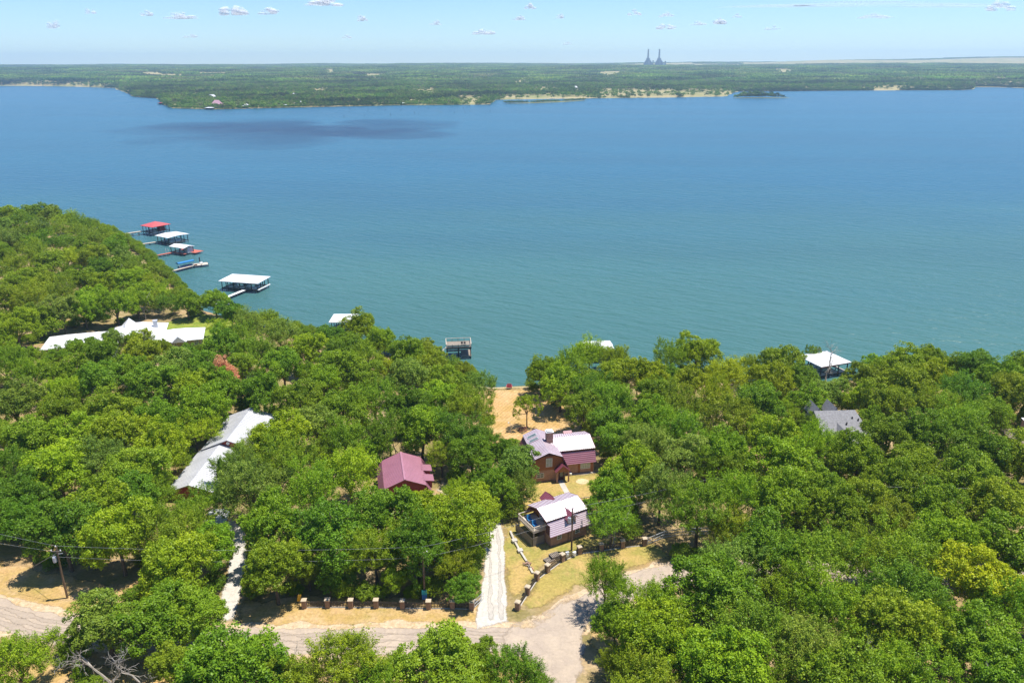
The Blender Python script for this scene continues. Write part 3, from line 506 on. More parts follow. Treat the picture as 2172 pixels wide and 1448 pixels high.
TREES=[
(-9.2,77.4,5.8,10.0,0,3),(-70.0,176.6,3.6,10.0,3,6),(-97.8,247.2,5.2,10.0,0,1),(-89.4,225.9,4.6,6.5,4,4),(17.1,116.9,4.5,10.5,0,1),(1.1,127.9,4.8,10.0,0,5),
(-7.8,133.4,4.6,10.0,0,0),(-2.2,121.3,3.6,8.5,0,1),(-61.1,78.0,4.6,9.0,1,1),(-53.4,84.4,5.6,9.5,0,5),(-47.1,85.0,5.5,10.0,0,1),(-42.6,86.3,5.0,9.5,0,1),
(-50.6,78.9,4.2,10.5,5,7),(-45.3,75.6,4.4,10.0,5,7),(13.2,93.6,3.6,9.5,1,1),(-111.0,205.6,3.4,8.0,0,5),(-105.2,205.5,3.0,7.5,0,1),(-96.2,202.6,2.6,6.5,0,3),
(-116.7,196.7,3.2,7.5,0,1),(-50.7,127.6,4.2,9.5,1,5),(-52.8,126.0,3.2,8.5,2,0),(83.4,203.2,2.8,9.0,6,5),(36.0,128.8,3.4,9.0,1,1),(40.6,127.6,3.4,9.0,0,3),
(61.6,148.0,3.0,8.5,0,1),(64.5,139.5,3.2,7.5,0,5),(18.2,85.7,5.2,11.0,1,4),(0.1,76.8,4.0,8.0,1,0),(-20.8,77.8,5.2,9.0,1,4),(-7.1,95.3,2.6,5.0,0,0),(-44.9,217.0,5.5,12.0,0,4),
(46.6,162.3,4.2,12.0,1,2),(49.4,195.2,6.0,12.0,0,4),(-23.6,197.7,4.6,10.0,0,3),(21.0,199.5,6.0,11.0,1,4),(-106.1,244.6,4.4,10.0,0,1),(-120.7,255.6,5.0,10.0,1,4),
(28.3,84.3,1.5,8.5,3,6),(3.3,161.2,3.6,9.0,6,4),(83.0,190.8,2.2,11.5,5,7),(-33.7,73.6,6.3,12.5,0,0),(46.0,72.2,5.8,12.5,1,1),(24.5,74.7,5.8,12.5,0,4),(38.4,71.7,5.4,12.4,0,3),
(29.7,80.0,5.8,12.5,1,0),(26.3,88.4,6.4,12.5,0,1),(41.0,85.0,6.1,12.5,1,4),(48.2,80.8,5.6,12.5,0,3),(17.5,79.1,5.6,11.8,0,4),(58.0,78.7,5.6,11.1,0,1),(52.6,88.0,6.1,12.1,1,0),
(35.9,77.2,5.2,12.1,1,5),(58.6,72.7,4.9,10.7,0,1),(43.8,95.0,6.2,12.5,1,1),(64.3,90.7,5.8,12.5,0,2),(15.6,73.0,4.8,10.8,1,3),(74.4,97.8,6.3,12.5,0,1),(57.1,96.6,6.1,12.4,1,3),
(-27.2,102.3,6.3,12.5,0,0),(-48.1,94.9,5.5,11.6,0,4),(66.5,85.0,4.7,11.6,1,1),(63.6,99.0,5.4,12.5,0,4),(-69.3,103.9,5.6,12.5,0,0),(31.3,95.1,5.4,10.6,1,5),
(30.0,109.5,6.0,12.5,1,1),(-52.7,104.0,5.6,12.3,1,3),(-9.3,103.7,5.5,12.5,0,4),(-44.1,115.9,6.4,12.5,1,5),(37.7,98.6,5.3,11.8,0,0),(-28.3,73.9,4.1,9.3,0,3),
(-14.3,100.2,5.1,12.5,0,0),(-20.7,108.3,5.7,12.1,0,0),(78.1,110.1,5.7,12.5,0,3),(44.0,112.3,5.9,12.5,0,1),(-60.3,102.7,5.3,12.3,0,4),(-37.3,105.2,5.2,12.5,0,1),
(-80.2,122.6,6.2,12.5,0,4),(79.2,119.1,5.9,12.5,0,1),(-67.7,110.4,5.4,12.5,0,3),(21.1,121.1,6.1,12.3,0,4),(-28.7,122.1,6.1,12.1,1,4),(48.8,126.2,6.2,12.2,0,4),
(-33.7,116.6,5.5,12.5,1,1),(-34.5,95.7,4.6,10.6,0,3),(-20.6,99.9,4.9,10.3,1,3),(-16.4,74.9,3.9,7.8,1,1),(36.9,113.4,5.3,12.1,1,4),(38.0,92.2,4.5,9.7,1,3),
(51.5,96.9,4.5,11.1,1,3),(-75.5,135.2,6.3,12.5,0,4),(69.2,111.5,5.2,10.9,0,1),(-40.6,126.8,5.7,12.5,1,1),(30.3,74.3,3.5,8.4,1,1),(52.8,110.0,5.0,10.4,0,1),
(25.2,116.5,5.2,11.5,1,5),(87.0,128.9,5.6,12.5,0,0),(72.2,124.0,5.6,11.3,0,3),(-66.6,124.0,5.5,11.2,0,3),(-83.3,137.0,6.1,12.1,0,4),(91.6,124.8,5.3,12.5,0,3),
(-44.9,136.6,5.9,12.5,0,2),(62.9,127.2,5.4,12.5,0,1),(91.8,144.9,6.4,12.5,1,1),(-92.0,135.2,5.9,11.9,0,1),(-82.6,116.0,5.0,11.0,0,0),(51.5,115.7,5.0,11.1,0,1),
(-75.0,127.4,5.6,11.1,1,5),(-65.0,115.6,5.0,10.6,0,0),(65.3,118.1,5.0,11.1,0,1),(-11.6,140.3,5.9,12.5,1,0),(-5.9,111.6,4.7,10.5,0,4),(-64.9,149.5,6.4,12.5,0,4),
(45.5,146.6,6.2,12.5,1,3),(-82.6,147.4,6.2,12.5,0,3),(-65.7,131.2,5.2,12.5,0,4),(33.0,140.9,5.8,12.5,1,1),(-90.9,123.9,5.2,11.2,1,0),(-18.4,142.7,5.8,12.5,0,1),
(58.5,113.2,4.5,11.1,0,3),(81.0,139.1,5.5,12.5,0,0),(-105.3,151.5,6.2,12.4,0,5),(-46.1,102.1,4.3,8.8,0,1),(50.0,137.1,5.2,12.5,0,4),(32.0,130.3,5.3,10.6,0,5),
(-24.5,140.9,5.3,12.5,1,0),(-52.2,112.8,4.5,9.5,1,1),(-71.0,142.9,5.2,12.5,0,1),(39.6,131.9,4.9,11.5,0,4),(102.3,163.7,6.3,12.5,1,0),(74.0,138.8,5.2,11.8,0,3),
(-42.2,78.3,3.1,7.5,0,3),(53.9,155.5,5.8,12.5,0,0),(-80.6,163.3,6.1,12.5,0,0),(25.8,135.5,5.0,11.5,1,5),(60.6,108.4,4.0,9.8,0,3),(-14.5,112.8,4.4,8.9,0,4),
(-80.0,110.3,4.2,9.1,0,0),(13.7,85.5,3.4,7.5,0,1),(-32.8,137.8,5.0,11.6,1,1),(-35.7,153.3,5.6,12.1,0,1),(57.2,87.0,3.4,7.5,0,1),(-94.2,164.4,6.0,12.5,0,0),
(91.9,169.2,6.2,12.5,0,3),(34.3,106.8,3.9,9.4,1,3),(-46.7,157.6,5.7,12.0,0,1),(-9.2,156.3,5.5,12.5,1,3),(28.9,149.0,5.3,11.5,0,1),(36.3,156.4,5.5,12.1,1,3),
(16.2,110.8,4.2,8.2,1,1),(-39.9,145.4,5.2,11.0,0,5),(59.4,136.6,4.9,10.7,1,4),(-55.3,159.9,5.4,12.5,0,1),(113.5,162.7,5.4,12.5,0,3),(22.1,159.9,5.4,12.2,1,1),
(-70.8,160.0,5.3,12.4,0,4),(117.2,173.5,5.9,12.5,0,1),(82.1,157.3,5.3,11.8,0,3),(-64.5,161.1,5.4,12.0,0,1),(-43.2,179.0,6.2,12.5,0,1),(11.5,171.0,6.0,11.7,0,4),
(98.1,183.7,6.4,12.5,0,3),(32.3,161.7,5.4,12.0,0,3),(-30.6,159.0,5.1,12.5,1,1),(-9.6,99.1,3.4,8.0,1,3),(-102.8,168.0,5.5,12.3,0,3),(52.1,176.4,5.8,12.5,1,2),
(-30.6,98.9,3.4,7.6,0,3),(61.6,172.5,5.5,12.5,0,2),(31.9,175.0,5.6,12.5,0,2),(-122.2,175.6,5.6,12.5,1,1),(-22.4,156.4,4.9,11.8,0,0),(-43.4,192.5,6.4,12.5,0,0),
(-81.9,176.1,5.8,11.7,0,5),(18.4,167.2,5.4,11.5,1,0),(-64.2,142.9,4.8,9.4,1,4),(-95.5,150.3,4.7,10.8,0,3),(-24.8,173.7,5.4,12.5,0,5),(94.6,158.0,5.2,10.4,1,4),
(-90.4,172.3,5.6,11.1,0,1),(-99.4,159.2,5.0,11.0,1,4),(68.7,185.0,5.8,12.5,0,3),(14.7,182.6,5.7,12.5,1,4),(-27.2,191.4,6.1,12.5,0,1),(-113.1,170.9,5.5,10.8,1,4),
(-16.2,163.0,5.2,10.6,0,4),(66.5,161.0,5.1,10.5,0,1),(-93.9,185.8,5.6,12.5,0,3),(21.1,140.3,4.5,9.2,0,1),(-14.9,171.0,4.9,12.3,0,3),(-56.3,178.9,5.3,12.2,0,1),
(102.6,175.2,5.4,11.3,0,2),(-53.7,193.2,5.7,12.5,0,2),(24.6,176.6,5.2,11.4,0,4),(20.3,149.8,4.7,9.2,0,0),(-100.7,180.4,5.0,12.5,0,0),(-76.4,194.0,5.6,12.5,0,1),
(15.7,158.3,4.7,10.1,0,1),(-137.7,206.3,6.0,12.5,0,2),(-74.5,175.6,5.0,11.3,0,0),(103.9,154.2,4.6,9.8,0,1),(-8.4,171.1,5.0,10.9,1,5),(-67.2,192.2,5.7,11.4,1,0),
(-37.7,187.8,5.4,11.4,1,3),(-44.6,170.7,4.8,10.8,0,4),(-50.1,136.3,4.1,8.3,1,3),(117.1,183.3,5.2,11.2,0,0),(-3.8,76.7,2.4,5.3,0,4),(43.5,174.4,5.0,10.4,0,2),
(85.8,176.8,5.0,10.7,0,3),(1.8,121.8,3.5,7.8,1,5),(-73.2,200.8,5.3,12.5,1,3),(-61.6,119.2,3.4,7.5,1,1),(-65.6,209.0,5.7,12.2,1,5),(80.1,164.3,4.5,9.9,0,4),
(127.9,182.0,4.8,11.2,0,1),(-4.1,81.3,2.4,5.4,0,3),(-135.7,225.2,6.0,12.5,0,5),(42.0,192.6,5.0,11.4,1,4),(-123.4,233.5,6.3,12.5,0,4),(-102.2,141.1,3.8,8.4,1,3),
(-20.2,187.4,4.9,10.5,0,3),(74.7,168.6,4.5,9.4,0,5),(-67.8,181.7,4.7,10.0,0,3),(-2.5,135.4,3.5,8.4,0,0),(7.4,181.5,4.5,10.9,0,4),(-151.1,235.9,6.0,12.5,1,3),
(-160.5,237.4,6.1,12.5,0,3),(85.8,135.7,3.6,7.5,1,1),(-55.1,79.7,2.3,4.3,2,4),(71.4,177.8,4.7,9.4,0,0),(-6.5,144.3,3.7,8.5,1,0),(-36.5,178.5,4.7,9.3,0,3),
(107.7,189.1,4.7,10.6,0,1),(-13.7,135.6,3.5,7.6,1,3),(13.0,80.5,2.3,4.6,1,2),(74.1,108.0,2.9,5.9,1,1),(-77.8,218.9,5.3,11.7,1,5),(61.7,186.6,4.8,9.5,1,3),
(-27.3,137.3,3.5,7.6,0,1),(-132.2,230.9,5.4,12.4,0,4),(-24.3,98.6,2.5,5.9,2,0),(49.0,112.0,2.8,6.6,0,1),(-146.6,244.7,5.7,12.5,1,3),(-139.9,219.5,5.3,10.8,0,3),
(-17.5,97.6,2.4,5.5,0,1),(-36.8,204.9,4.5,11.1,0,4),(-51.8,208.9,5.0,10.0,0,0),(-132.9,264.2,6.1,12.5,0,4),(27.5,193.5,4.3,10.3,1,4),(-155.9,250.3,5.8,11.5,0,3),
(-9.8,122.4,2.9,5.9,1,4),(-122.3,244.9,5.3,11.5,0,4),(-27.0,98.1,2.4,4.7,0,0),(-5.1,128.6,3.0,6.1,0,0),(-65.6,104.2,2.4,5.3,0,3),(-150.3,263.3,5.4,12.5,0,1),
(20.5,116.2,2.5,6.3,2,1),(-172.7,286.2,6.1,12.5,0,3),(-134.4,243.0,5.1,11.3,0,4),(-182.4,281.5,5.9,12.5,1,3),(77.8,153.9,3.3,7.5,0,1),(-166.6,255.4,5.2,11.7,0,3),
(-139.5,282.5,5.8,12.5,1,3),(61.1,157.5,3.4,7.5,1,4),(114.4,188.0,3.9,8.8,0,3),(-83.6,190.8,4.0,8.5,0,0),(-32.1,186.9,4.0,8.1,0,2),(60.2,132.5,2.8,6.0,0,5),
(-166.1,265.5,5.2,11.8,0,3),(-187.7,302.7,5.9,12.5,1,3),(-37.2,139.1,2.8,6.2,1,3),(-150.2,297.2,5.6,12.5,0,5),(-197.2,323.3,6.3,12.5,1,1),(-88.8,235.9,4.6,9.5,0,0),
(-163.2,300.0,5.5,12.5,0,3),(-215.6,328.5,6.4,12.5,1,5),(-165.0,319.1,6.1,12.5,0,1),(92.0,163.5,3.1,7.5,0,5),(-173.7,298.3,5.7,11.5,1,2),(-152.8,282.0,5.1,11.8,0,0),
(-143.8,264.2,5.0,10.6,0,4),(-196.9,296.7,5.2,12.2,0,1),(16.4,153.7,2.8,6.8,2,3),(-117.7,188.7,3.5,7.5,0,1),(-126.7,266.2,4.6,11.0,1,4),(113.7,158.6,2.9,6.9,2,0),
(95.8,191.3,3.6,7.5,0,1),(-175.2,315.2,5.7,11.8,0,1),(-12.3,187.2,3.4,7.5,0,3),(-213.8,350.2,6.3,12.5,0,5),(-138.0,199.7,3.5,7.7,0,4),(-51.9,183.0,3.2,7.5,0,1),
(40.1,183.5,3.2,7.5,0,1),(-125.0,187.7,3.1,7.7,0,4),(-230.4,349.9,5.9,12.5,0,5),(-60.0,161.3,2.9,5.9,0,3),]
BRUSH=[
(-191.4,346.5,5.0,10.5,1,1),(-235.2,399.2,5.1,12.4,0,2),(-210.9,360.1,4.9,11.0,0,3),(-234.9,373.9,6.0,12.5,0,3),(-248.4,405.4,5.9,12.3,0,0),(-214.3,341.8,5.2,12.5,0,2),
(-218.3,382.0,6.1,12.5,1,3),(-195.6,339.0,4.4,8.9,0,3),(-255.7,396.7,5.4,12.5,0,1),(-181.5,335.4,4.9,11.7,1,1),(-203.7,362.5,4.8,9.5,0,3),(-206.5,372.5,5.5,11.8,1,3),
(-214.2,334.6,4.6,9.1,0,2),(-151.9,291.2,4.5,10.3,0,1),(-183.2,273.9,4.4,9.9,1,4),(-163.8,272.9,3.9,8.3,1,3),(-189.7,358.2,4.3,10.1,1,1),(-195.4,330.6,4.5,9.4,0,5),
(-114.0,248.5,4.3,8.4,1,4),(-205.8,381.0,4.2,8.8,0,1),(-76.5,234.1,3.4,7.5,1,5),(-184.5,355.7,3.7,7.5,1,1),(-170.1,302.5,3.7,8.8,1,1),(-118.1,247.7,3.4,7.5,0,4),
(-243.3,403.0,3.1,7.5,1,1),(-142.3,271.3,3.4,7.5,0,4),(-104.9,252.2,2.8,6.9,2,1),(-115.7,202.5,3.0,6.7,0,5),(-206.2,324.3,3.2,7.5,1,3),(-135.9,218.1,3.0,7.5,1,5),
(-130.7,234.7,2.9,7.1,0,4),(-87.7,167.7,2.5,5.1,1,1),(-62.4,222.1,2.5,5.4,0,3),(-139.7,296.8,2.7,5.9,1,3),(-157.8,231.3,2.5,5.5,0,1),(-124.7,192.5,2.8,5.6,0,5),
(57.6,178.2,2.6,6.0,1,1),(42.8,162.0,2.7,6.6,0,2),(-16.3,195.7,2.6,5.8,0,3),(-171.6,294.4,2.5,5.8,0,1),(-118.4,268.8,2.3,4.1,1,4),(-96.2,160.6,2.4,4.3,0,0),
(-59.5,85.5,1.8,3.4,0,3),(-139.4,214.2,1.9,3.4,1,0),(-65.1,139.8,1.8,3.0,0,3),(-140.4,208.7,1.9,3.7,1,4),(66.0,174.4,1.8,3.6,2,3),(-182.7,363.0,1.9,3.1,0,2),
(-76.9,107.9,1.8,3.1,0,1),(-61.8,228.7,1.9,3.4,0,2),(-186.7,367.0,2.0,3.9,0,1),(-124.3,247.6,1.9,3.6,0,4),(19.8,112.0,1.9,3.6,2,1),(79.0,169.2,1.9,4.0,1,3),
(-129.1,280.5,1.9,3.9,2,4),(-137.2,234.7,1.8,3.6,0,4),(-122.5,249.1,1.8,3.5,0,4),(-105.3,249.1,1.8,3.6,1,0),(-147.4,311.4,2.0,3.8,0,4),(47.1,140.2,1.8,3.0,0,1),
(-45.2,98.8,1.9,3.2,2,0),(-196.7,379.4,2.1,4.3,0,1),(-6.6,100.0,1.8,3.2,0,4),(-122.2,270.5,2.3,3.9,0,4),(-54.1,163.6,2.0,3.3,0,4),(-38.7,97.8,2.0,3.3,0,3),
(0.1,119.1,2.1,4.6,1,0),(-54.3,98.0,1.8,3.4,0,1),(-160.0,241.5,2.1,4.4,0,1),(27.2,105.9,1.9,3.2,0,1),(-126.1,179.0,1.8,3.0,0,5),(-10.8,132.4,1.9,3.5,0,3),
(107.2,154.7,2.0,3.8,0,5),(-242.9,379.8,1.9,3.6,0,5),(-8.1,129.9,1.8,3.9,0,0),(-244.5,410.2,1.8,3.2,2,3),(-64.3,135.6,1.9,4.2,1,3),(0.0,146.7,2.0,3.8,1,5),
(-26.2,79.9,1.8,3.2,0,4),(-65.8,188.9,2.0,3.9,0,1),(-88.1,208.6,2.1,4.1,0,3),(-21.2,145.3,1.8,3.5,1,1),(-58.4,83.7,1.8,2.9,0,1),(-12.0,97.5,1.8,3.4,0,3),
(-65.1,212.2,1.6,3.4,2,4),(-154.6,294.2,1.5,2.6,1,4),(45.2,85.1,1.7,3.0,2,5),(42.1,116.1,1.3,2.8,0,4),(-6.3,102.9,1.6,3.4,2,5),(13.5,122.6,1.3,2.1,0,1),
(-83.3,123.4,1.4,2.8,2,5),(62.0,130.6,1.6,2.7,1,3),(56.6,110.8,1.7,3.2,0,2),(4.7,186.7,1.6,2.7,1,4),(-14.5,97.4,1.4,2.3,0,4),(-63.5,154.8,1.6,3.0,0,3),
(29.1,106.3,1.4,2.4,1,1),(-5.8,164.3,1.4,2.4,0,0),(42.4,153.6,1.5,2.7,1,4),(19.4,142.4,1.3,2.8,1,5),(-72.4,104.8,1.5,2.5,0,1),(-142.1,222.4,1.6,2.8,0,0),
(89.9,163.9,1.3,2.5,1,3),(-62.7,158.1,1.5,3.0,0,3),(46.1,132.3,1.4,2.7,0,1),(-138.6,232.1,1.4,2.6,1,1),(-56.0,96.2,1.5,2.9,1,2),(-1.7,118.3,1.4,2.9,2,5),
(-21.9,96.8,1.6,3.0,0,2),(-85.5,164.5,1.6,2.7,1,4),(-113.6,252.4,1.7,3.0,0,2),(-42.0,183.3,1.5,2.6,0,1),(-59.4,107.0,1.5,2.6,0,3),(34.7,131.1,1.3,2.3,0,5),
(-58.1,158.5,1.4,2.3,0,0),(3.5,78.2,1.6,3.0,0,5),(-132.0,288.3,1.5,2.9,0,4),(69.6,160.7,1.6,3.0,0,3),(-6.0,105.9,1.6,3.1,1,4),(-41.8,108.2,1.6,2.8,0,1),
(77.2,115.3,1.5,2.7,2,1),(-15.5,82.4,1.5,2.8,1,0),(-79.9,168.1,1.4,2.5,2,1),(-94.4,174.7,1.4,2.5,2,3),(-140.4,231.1,1.3,2.4,0,1),(-32.3,84.0,1.4,2.4,1,5),
(-136.7,231.9,1.5,2.9,0,1),(-113.8,173.7,1.4,2.9,0,5),(-217.0,334.0,1.7,3.7,1,0),(-114.0,195.5,1.4,2.9,0,4),(47.0,113.3,1.5,2.9,2,4),(76.2,142.1,1.3,2.2,1,3),
(-172.4,344.7,1.4,3.1,2,3),(-125.8,238.7,1.4,2.3,0,5),(-19.9,96.9,1.4,2.6,0,3),(-33.3,160.0,1.4,2.5,1,1),(-67.3,212.0,1.4,2.5,2,3),(85.8,185.7,1.5,2.4,0,3),
(-74.5,106.1,1.4,2.2,2,0),(10.4,174.1,1.6,2.9,2,1),(68.9,179.4,1.4,2.9,2,0),(-192.8,308.1,1.7,3.0,0,3),(-176.5,308.6,1.4,3.2,0,0),(-32.9,98.0,1.4,2.4,0,0),
(-25.3,96.9,1.5,3.0,0,3),(-106.2,247.5,1.5,3.3,0,4),(-160.4,330.8,1.3,2.2,1,2),(5.6,183.5,1.5,3.1,1,3),(-252.5,393.8,1.3,2.4,0,2),(-130.9,240.1,1.4,2.8,0,5),
(-58.6,105.4,1.3,2.3,1,1),(-134.4,235.9,1.7,3.3,0,5),(-53.3,78.4,1.6,2.9,2,0),(114.4,118.2,5.0,11.0,1,0),(170.4,92.3,5.2,11.5,0,4),(141.4,119.6,4.6,10.1,0,0),
(140.2,84.0,5.3,11.7,1,3),(123.4,164.3,4.6,10.2,0,0),(141.3,100.4,4.5,9.9,0,1),(170.7,112.7,4.0,8.8,0,0),(150.2,90.4,5.2,11.5,0,0),(124.0,92.0,4.9,10.7,1,1),
(102.0,98.1,4.3,9.4,0,3),(164.0,73.3,4.0,8.8,0,4),(116.5,85.4,4.1,9.0,0,4),(166.5,147.1,4.2,9.3,0,0),(130.0,113.1,4.2,9.3,1,1),(121.7,150.3,4.0,8.8,0,0),
(128.5,144.8,4.0,8.8,0,0),(161.1,114.1,4.5,9.8,1,1),(153.4,121.6,4.8,10.6,0,3),(165.9,164.6,4.8,10.5,1,4),(136.9,113.6,4.0,8.9,0,1),(152.1,176.2,4.6,10.1,0,4),
(144.0,172.6,4.3,9.4,1,4),(93.4,71.2,5.3,11.7,1,1),(156.4,106.8,4.1,9.0,0,0),(136.9,145.4,4.6,10.2,0,0),(155.2,75.3,5.4,11.8,0,3),(128.7,153.9,4.1,9.1,1,1),
(85.6,92.3,4.3,9.5,0,3),(168.4,137.0,4.5,9.9,1,0),(100.7,74.1,4.1,9.1,1,1),(74.8,84.5,4.3,9.4,0,0),(173.9,99.8,5.0,10.9,0,1),(140.1,137.6,4.9,10.8,0,3),
(171.3,127.6,4.4,9.6,0,3),(89.9,79.0,4.0,8.8,0,3),(93.7,98.1,4.0,8.8,0,4),(124.4,138.7,5.4,11.8,1,1),(171.7,83.0,5.1,11.3,1,3),(98.2,115.2,5.4,12.0,1,4),
(131.0,85.3,4.7,10.4,0,1),(115.8,141.5,4.9,10.8,1,4),(123.2,127.6,4.2,9.3,1,1),(144.6,149.7,5.2,11.5,0,0),(148.9,83.1,4.2,9.3,0,3),(164.1,124.8,5.5,12.1,0,1),
(112.5,94.8,5.1,11.1,1,0),(169.8,181.6,4.7,10.4,1,3),(70.1,75.9,4.2,9.1,0,0),(123.9,78.4,5.0,10.9,0,0),(125.6,99.3,4.4,9.7,0,4),(99.8,126.6,5.3,11.7,0,4),
(173.4,170.0,4.8,10.5,0,4),(150.3,128.3,4.6,10.2,0,0),(134.5,94.3,5.5,12.1,0,4),(157.9,132.1,4.4,9.6,0,4),(108.7,79.9,4.5,9.9,0,0),(136.4,105.3,4.5,9.9,0,3),
(107.8,135.6,4.0,8.9,1,3),(141.2,183.1,5.3,11.7,0,1),(163.8,101.0,4.6,10.1,1,3),(141.8,75.0,5.4,11.8,1,0),(157.1,153.7,5.3,11.6,0,1),(132.4,121.7,4.5,9.9,0,3),
(134.1,77.8,5.4,12.0,0,3),(126.3,70.8,5.2,11.4,1,3),(120.3,112.2,4.9,10.7,1,0),(107.0,70.5,5.0,11.1,0,1),(120.4,157.5,4.9,10.7,0,1),(99.6,81.2,4.2,9.3,0,1),
(173.1,161.6,4.3,9.5,0,0),(150.7,101.1,5.0,10.9,1,4),(94.6,90.9,4.4,9.6,1,3),(156.3,183.4,5.1,11.1,1,1),(107.5,112.8,4.2,9.2,0,4),(140.8,166.0,5.1,11.3,0,1),
(160.3,85.9,4.3,9.6,0,3),(140.0,129.1,5.2,11.4,1,1),(132.9,161.6,4.4,9.6,0,1),(153.0,114.6,4.5,9.9,0,1),(174.2,150.8,4.4,9.8,0,4),(158.7,139.7,4.5,9.9,1,3),
(163.6,177.2,4.6,10.1,0,0),(155.9,95.2,4.6,10.1,1,4),(149.1,140.6,5.5,12.0,1,0),(154.2,162.6,4.4,9.7,0,1),(135.9,174.3,5.4,11.9,0,0),(81.6,73.2,4.2,9.1,0,0),
(132.9,138.9,4.6,10.0,0,3),(118.3,132.2,4.4,9.6,0,0),(-320.2,109.3,4.0,8.8,0,1),(-200.2,88.3,4.7,10.4,0,4),(-279.3,229.6,5.1,11.1,0,3),(-177.3,94.9,4.4,9.7,1,4),
(-164.9,183.8,5.4,11.9,0,3),(-231.6,288.8,4.3,9.6,0,4),(-158.7,111.0,4.6,10.1,1,4),(-141.4,98.4,4.5,10.0,1,3),(-293.1,98.8,5.3,11.6,0,0),(-251.4,230.7,4.2,9.3,0,3),
(-169.5,229.2,4.3,9.5,0,0),(-244.3,87.0,5.5,12.0,0,1),(-234.1,128.2,5.0,11.1,0,4),(-222.1,167.4,4.1,8.9,0,3),(-231.0,203.2,5.2,11.3,1,4),(-329.7,115.9,5.4,11.8,0,1),
(-204.3,213.9,5.3,11.7,1,1),(-167.6,131.1,4.3,9.6,0,4),(-155.2,85.9,4.3,9.4,0,1),(-329.7,83.1,4.4,9.6,0,1),(-318.9,267.9,5.4,11.8,1,1),(-238.2,157.0,5.5,12.0,1,1),
(-299.6,169.4,4.2,9.3,0,1),(-273.1,340.7,5.1,11.2,1,3),(-157.0,163.9,5.3,11.6,0,4),(-190.8,153.8,4.9,10.8,0,3),(-229.1,81.4,4.7,10.3,0,4),(-287.8,109.2,5.0,11.1,0,1),
(-273.5,179.0,4.3,9.4,0,4),(-261.7,120.6,4.2,9.3,0,3),(-316.1,386.4,4.2,9.3,0,0),(-222.5,131.7,4.3,9.4,0,3),(-228.5,323.2,5.4,11.9,0,1),(-111.9,92.8,5.4,11.9,0,4),
(-328.7,284.5,5.3,11.7,0,4),(-283.1,281.7,4.5,9.9,1,1),(-185.6,181.2,4.3,9.4,0,3),(-159.3,176.9,5.4,11.9,0,4),(-189.2,85.3,5.0,11.1,0,1),(-124.5,110.0,4.8,10.6,0,1),
(-306.8,347.3,5.2,11.5,0,1),(-257.6,319.8,4.5,9.8,0,3),(-288.2,257.1,5.3,11.7,0,4),(-312.0,96.9,4.5,9.9,0,4),(-283.3,199.9,5.0,11.0,0,4),(-246.0,310.4,5.3,11.6,0,0),
(-251.4,111.1,4.3,9.4,0,1),(-259.4,161.8,5.4,11.8,0,4),(-155.9,215.9,4.1,8.9,1,4),(-191.4,240.9,4.1,8.9,1,3),(-189.7,99.4,4.0,8.9,1,1),(-258.2,131.6,4.1,9.1,0,4),
(-261.8,249.1,4.3,9.4,0,1),(-286.1,325.5,4.5,9.8,1,0),(-203.7,110.4,5.5,12.0,0,3),(-301.3,201.4,5.0,11.0,0,4),(-180.1,134.9,5.4,11.8,0,1),(-295.3,115.3,5.3,11.6,0,0),
(-303.2,113.9,4.3,9.4,1,0),(-317.2,143.8,5.2,11.4,0,1),(-265.9,256.5,5.4,12.0,1,4),(-328.8,140.3,4.3,9.4,0,0),(-265.5,149.7,5.3,11.7,0,3),(-143.0,143.0,4.7,10.3,0,0),
(-216.3,301.7,4.6,10.1,0,1),(-285.8,220.8,5.0,11.1,0,0),(-181.8,240.0,4.7,10.3,1,4),(-200.7,164.3,4.6,10.1,0,4),(-249.3,369.5,4.8,10.6,1,0),(-195.8,124.1,4.2,9.1,0,1),
(-209.5,94.6,5.0,11.1,1,1),(-195.2,207.1,5.4,12.0,0,0),(-241.9,327.1,4.1,9.1,0,0),(-220.4,80.6,5.1,11.3,0,3),(-288.7,242.8,4.9,10.8,1,0),(-269.3,368.9,4.8,10.6,1,0),
(-281.1,314.5,4.7,10.3,1,0),(-195.6,185.9,5.0,11.1,0,3),(-282.4,294.0,4.2,9.3,0,0),(-235.9,236.7,4.4,9.6,1,4),(-250.9,205.6,4.4,9.6,1,3),(-298.2,336.9,4.1,9.0,1,3),
(-291.4,208.3,4.1,8.9,1,3),(-313.3,86.3,4.9,10.8,1,1),(-255.0,348.3,4.3,9.5,0,4),(-282.4,184.2,5.4,12.0,1,4),(-275.9,324.1,4.4,9.6,0,3),(-235.4,336.4,5.1,11.2,0,4),
(-272.5,238.9,5.2,11.5,1,0),(-307.7,383.7,5.2,11.5,1,0),(-284.0,301.7,4.4,9.6,1,1),(-213.8,125.5,4.8,10.5,1,1),(-309.2,374.1,4.2,9.1,0,4),(-124.1,91.4,4.4,9.7,0,0),
(-199.2,265.7,4.8,10.6,1,0),(-293.3,196.0,5.0,11.0,1,3),(-319.0,216.8,4.5,9.9,1,1),(-165.2,98.1,5.1,11.3,0,0),(-240.1,213.8,4.7,10.4,0,4),(-270.6,386.8,5.1,11.2,0,0),
(-208.8,235.4,4.5,9.9,0,0),(-329.0,216.9,5.4,12.0,0,4),(-299.4,190.4,4.3,9.5,0,4),(-280.3,114.6,5.0,11.0,0,0),(-175.7,173.4,5.5,12.1,0,1),(-249.4,239.2,4.8,10.5,0,3),
(-76.8,83.2,5.0,11.0,1,1),(-167.7,216.5,4.1,9.0,1,3),(-302.5,264.9,5.4,11.9,0,0),(-116.6,84.8,4.1,8.9,0,1),(-310.4,257.0,4.6,10.1,0,3),(-219.8,92.8,5.0,10.9,0,1),
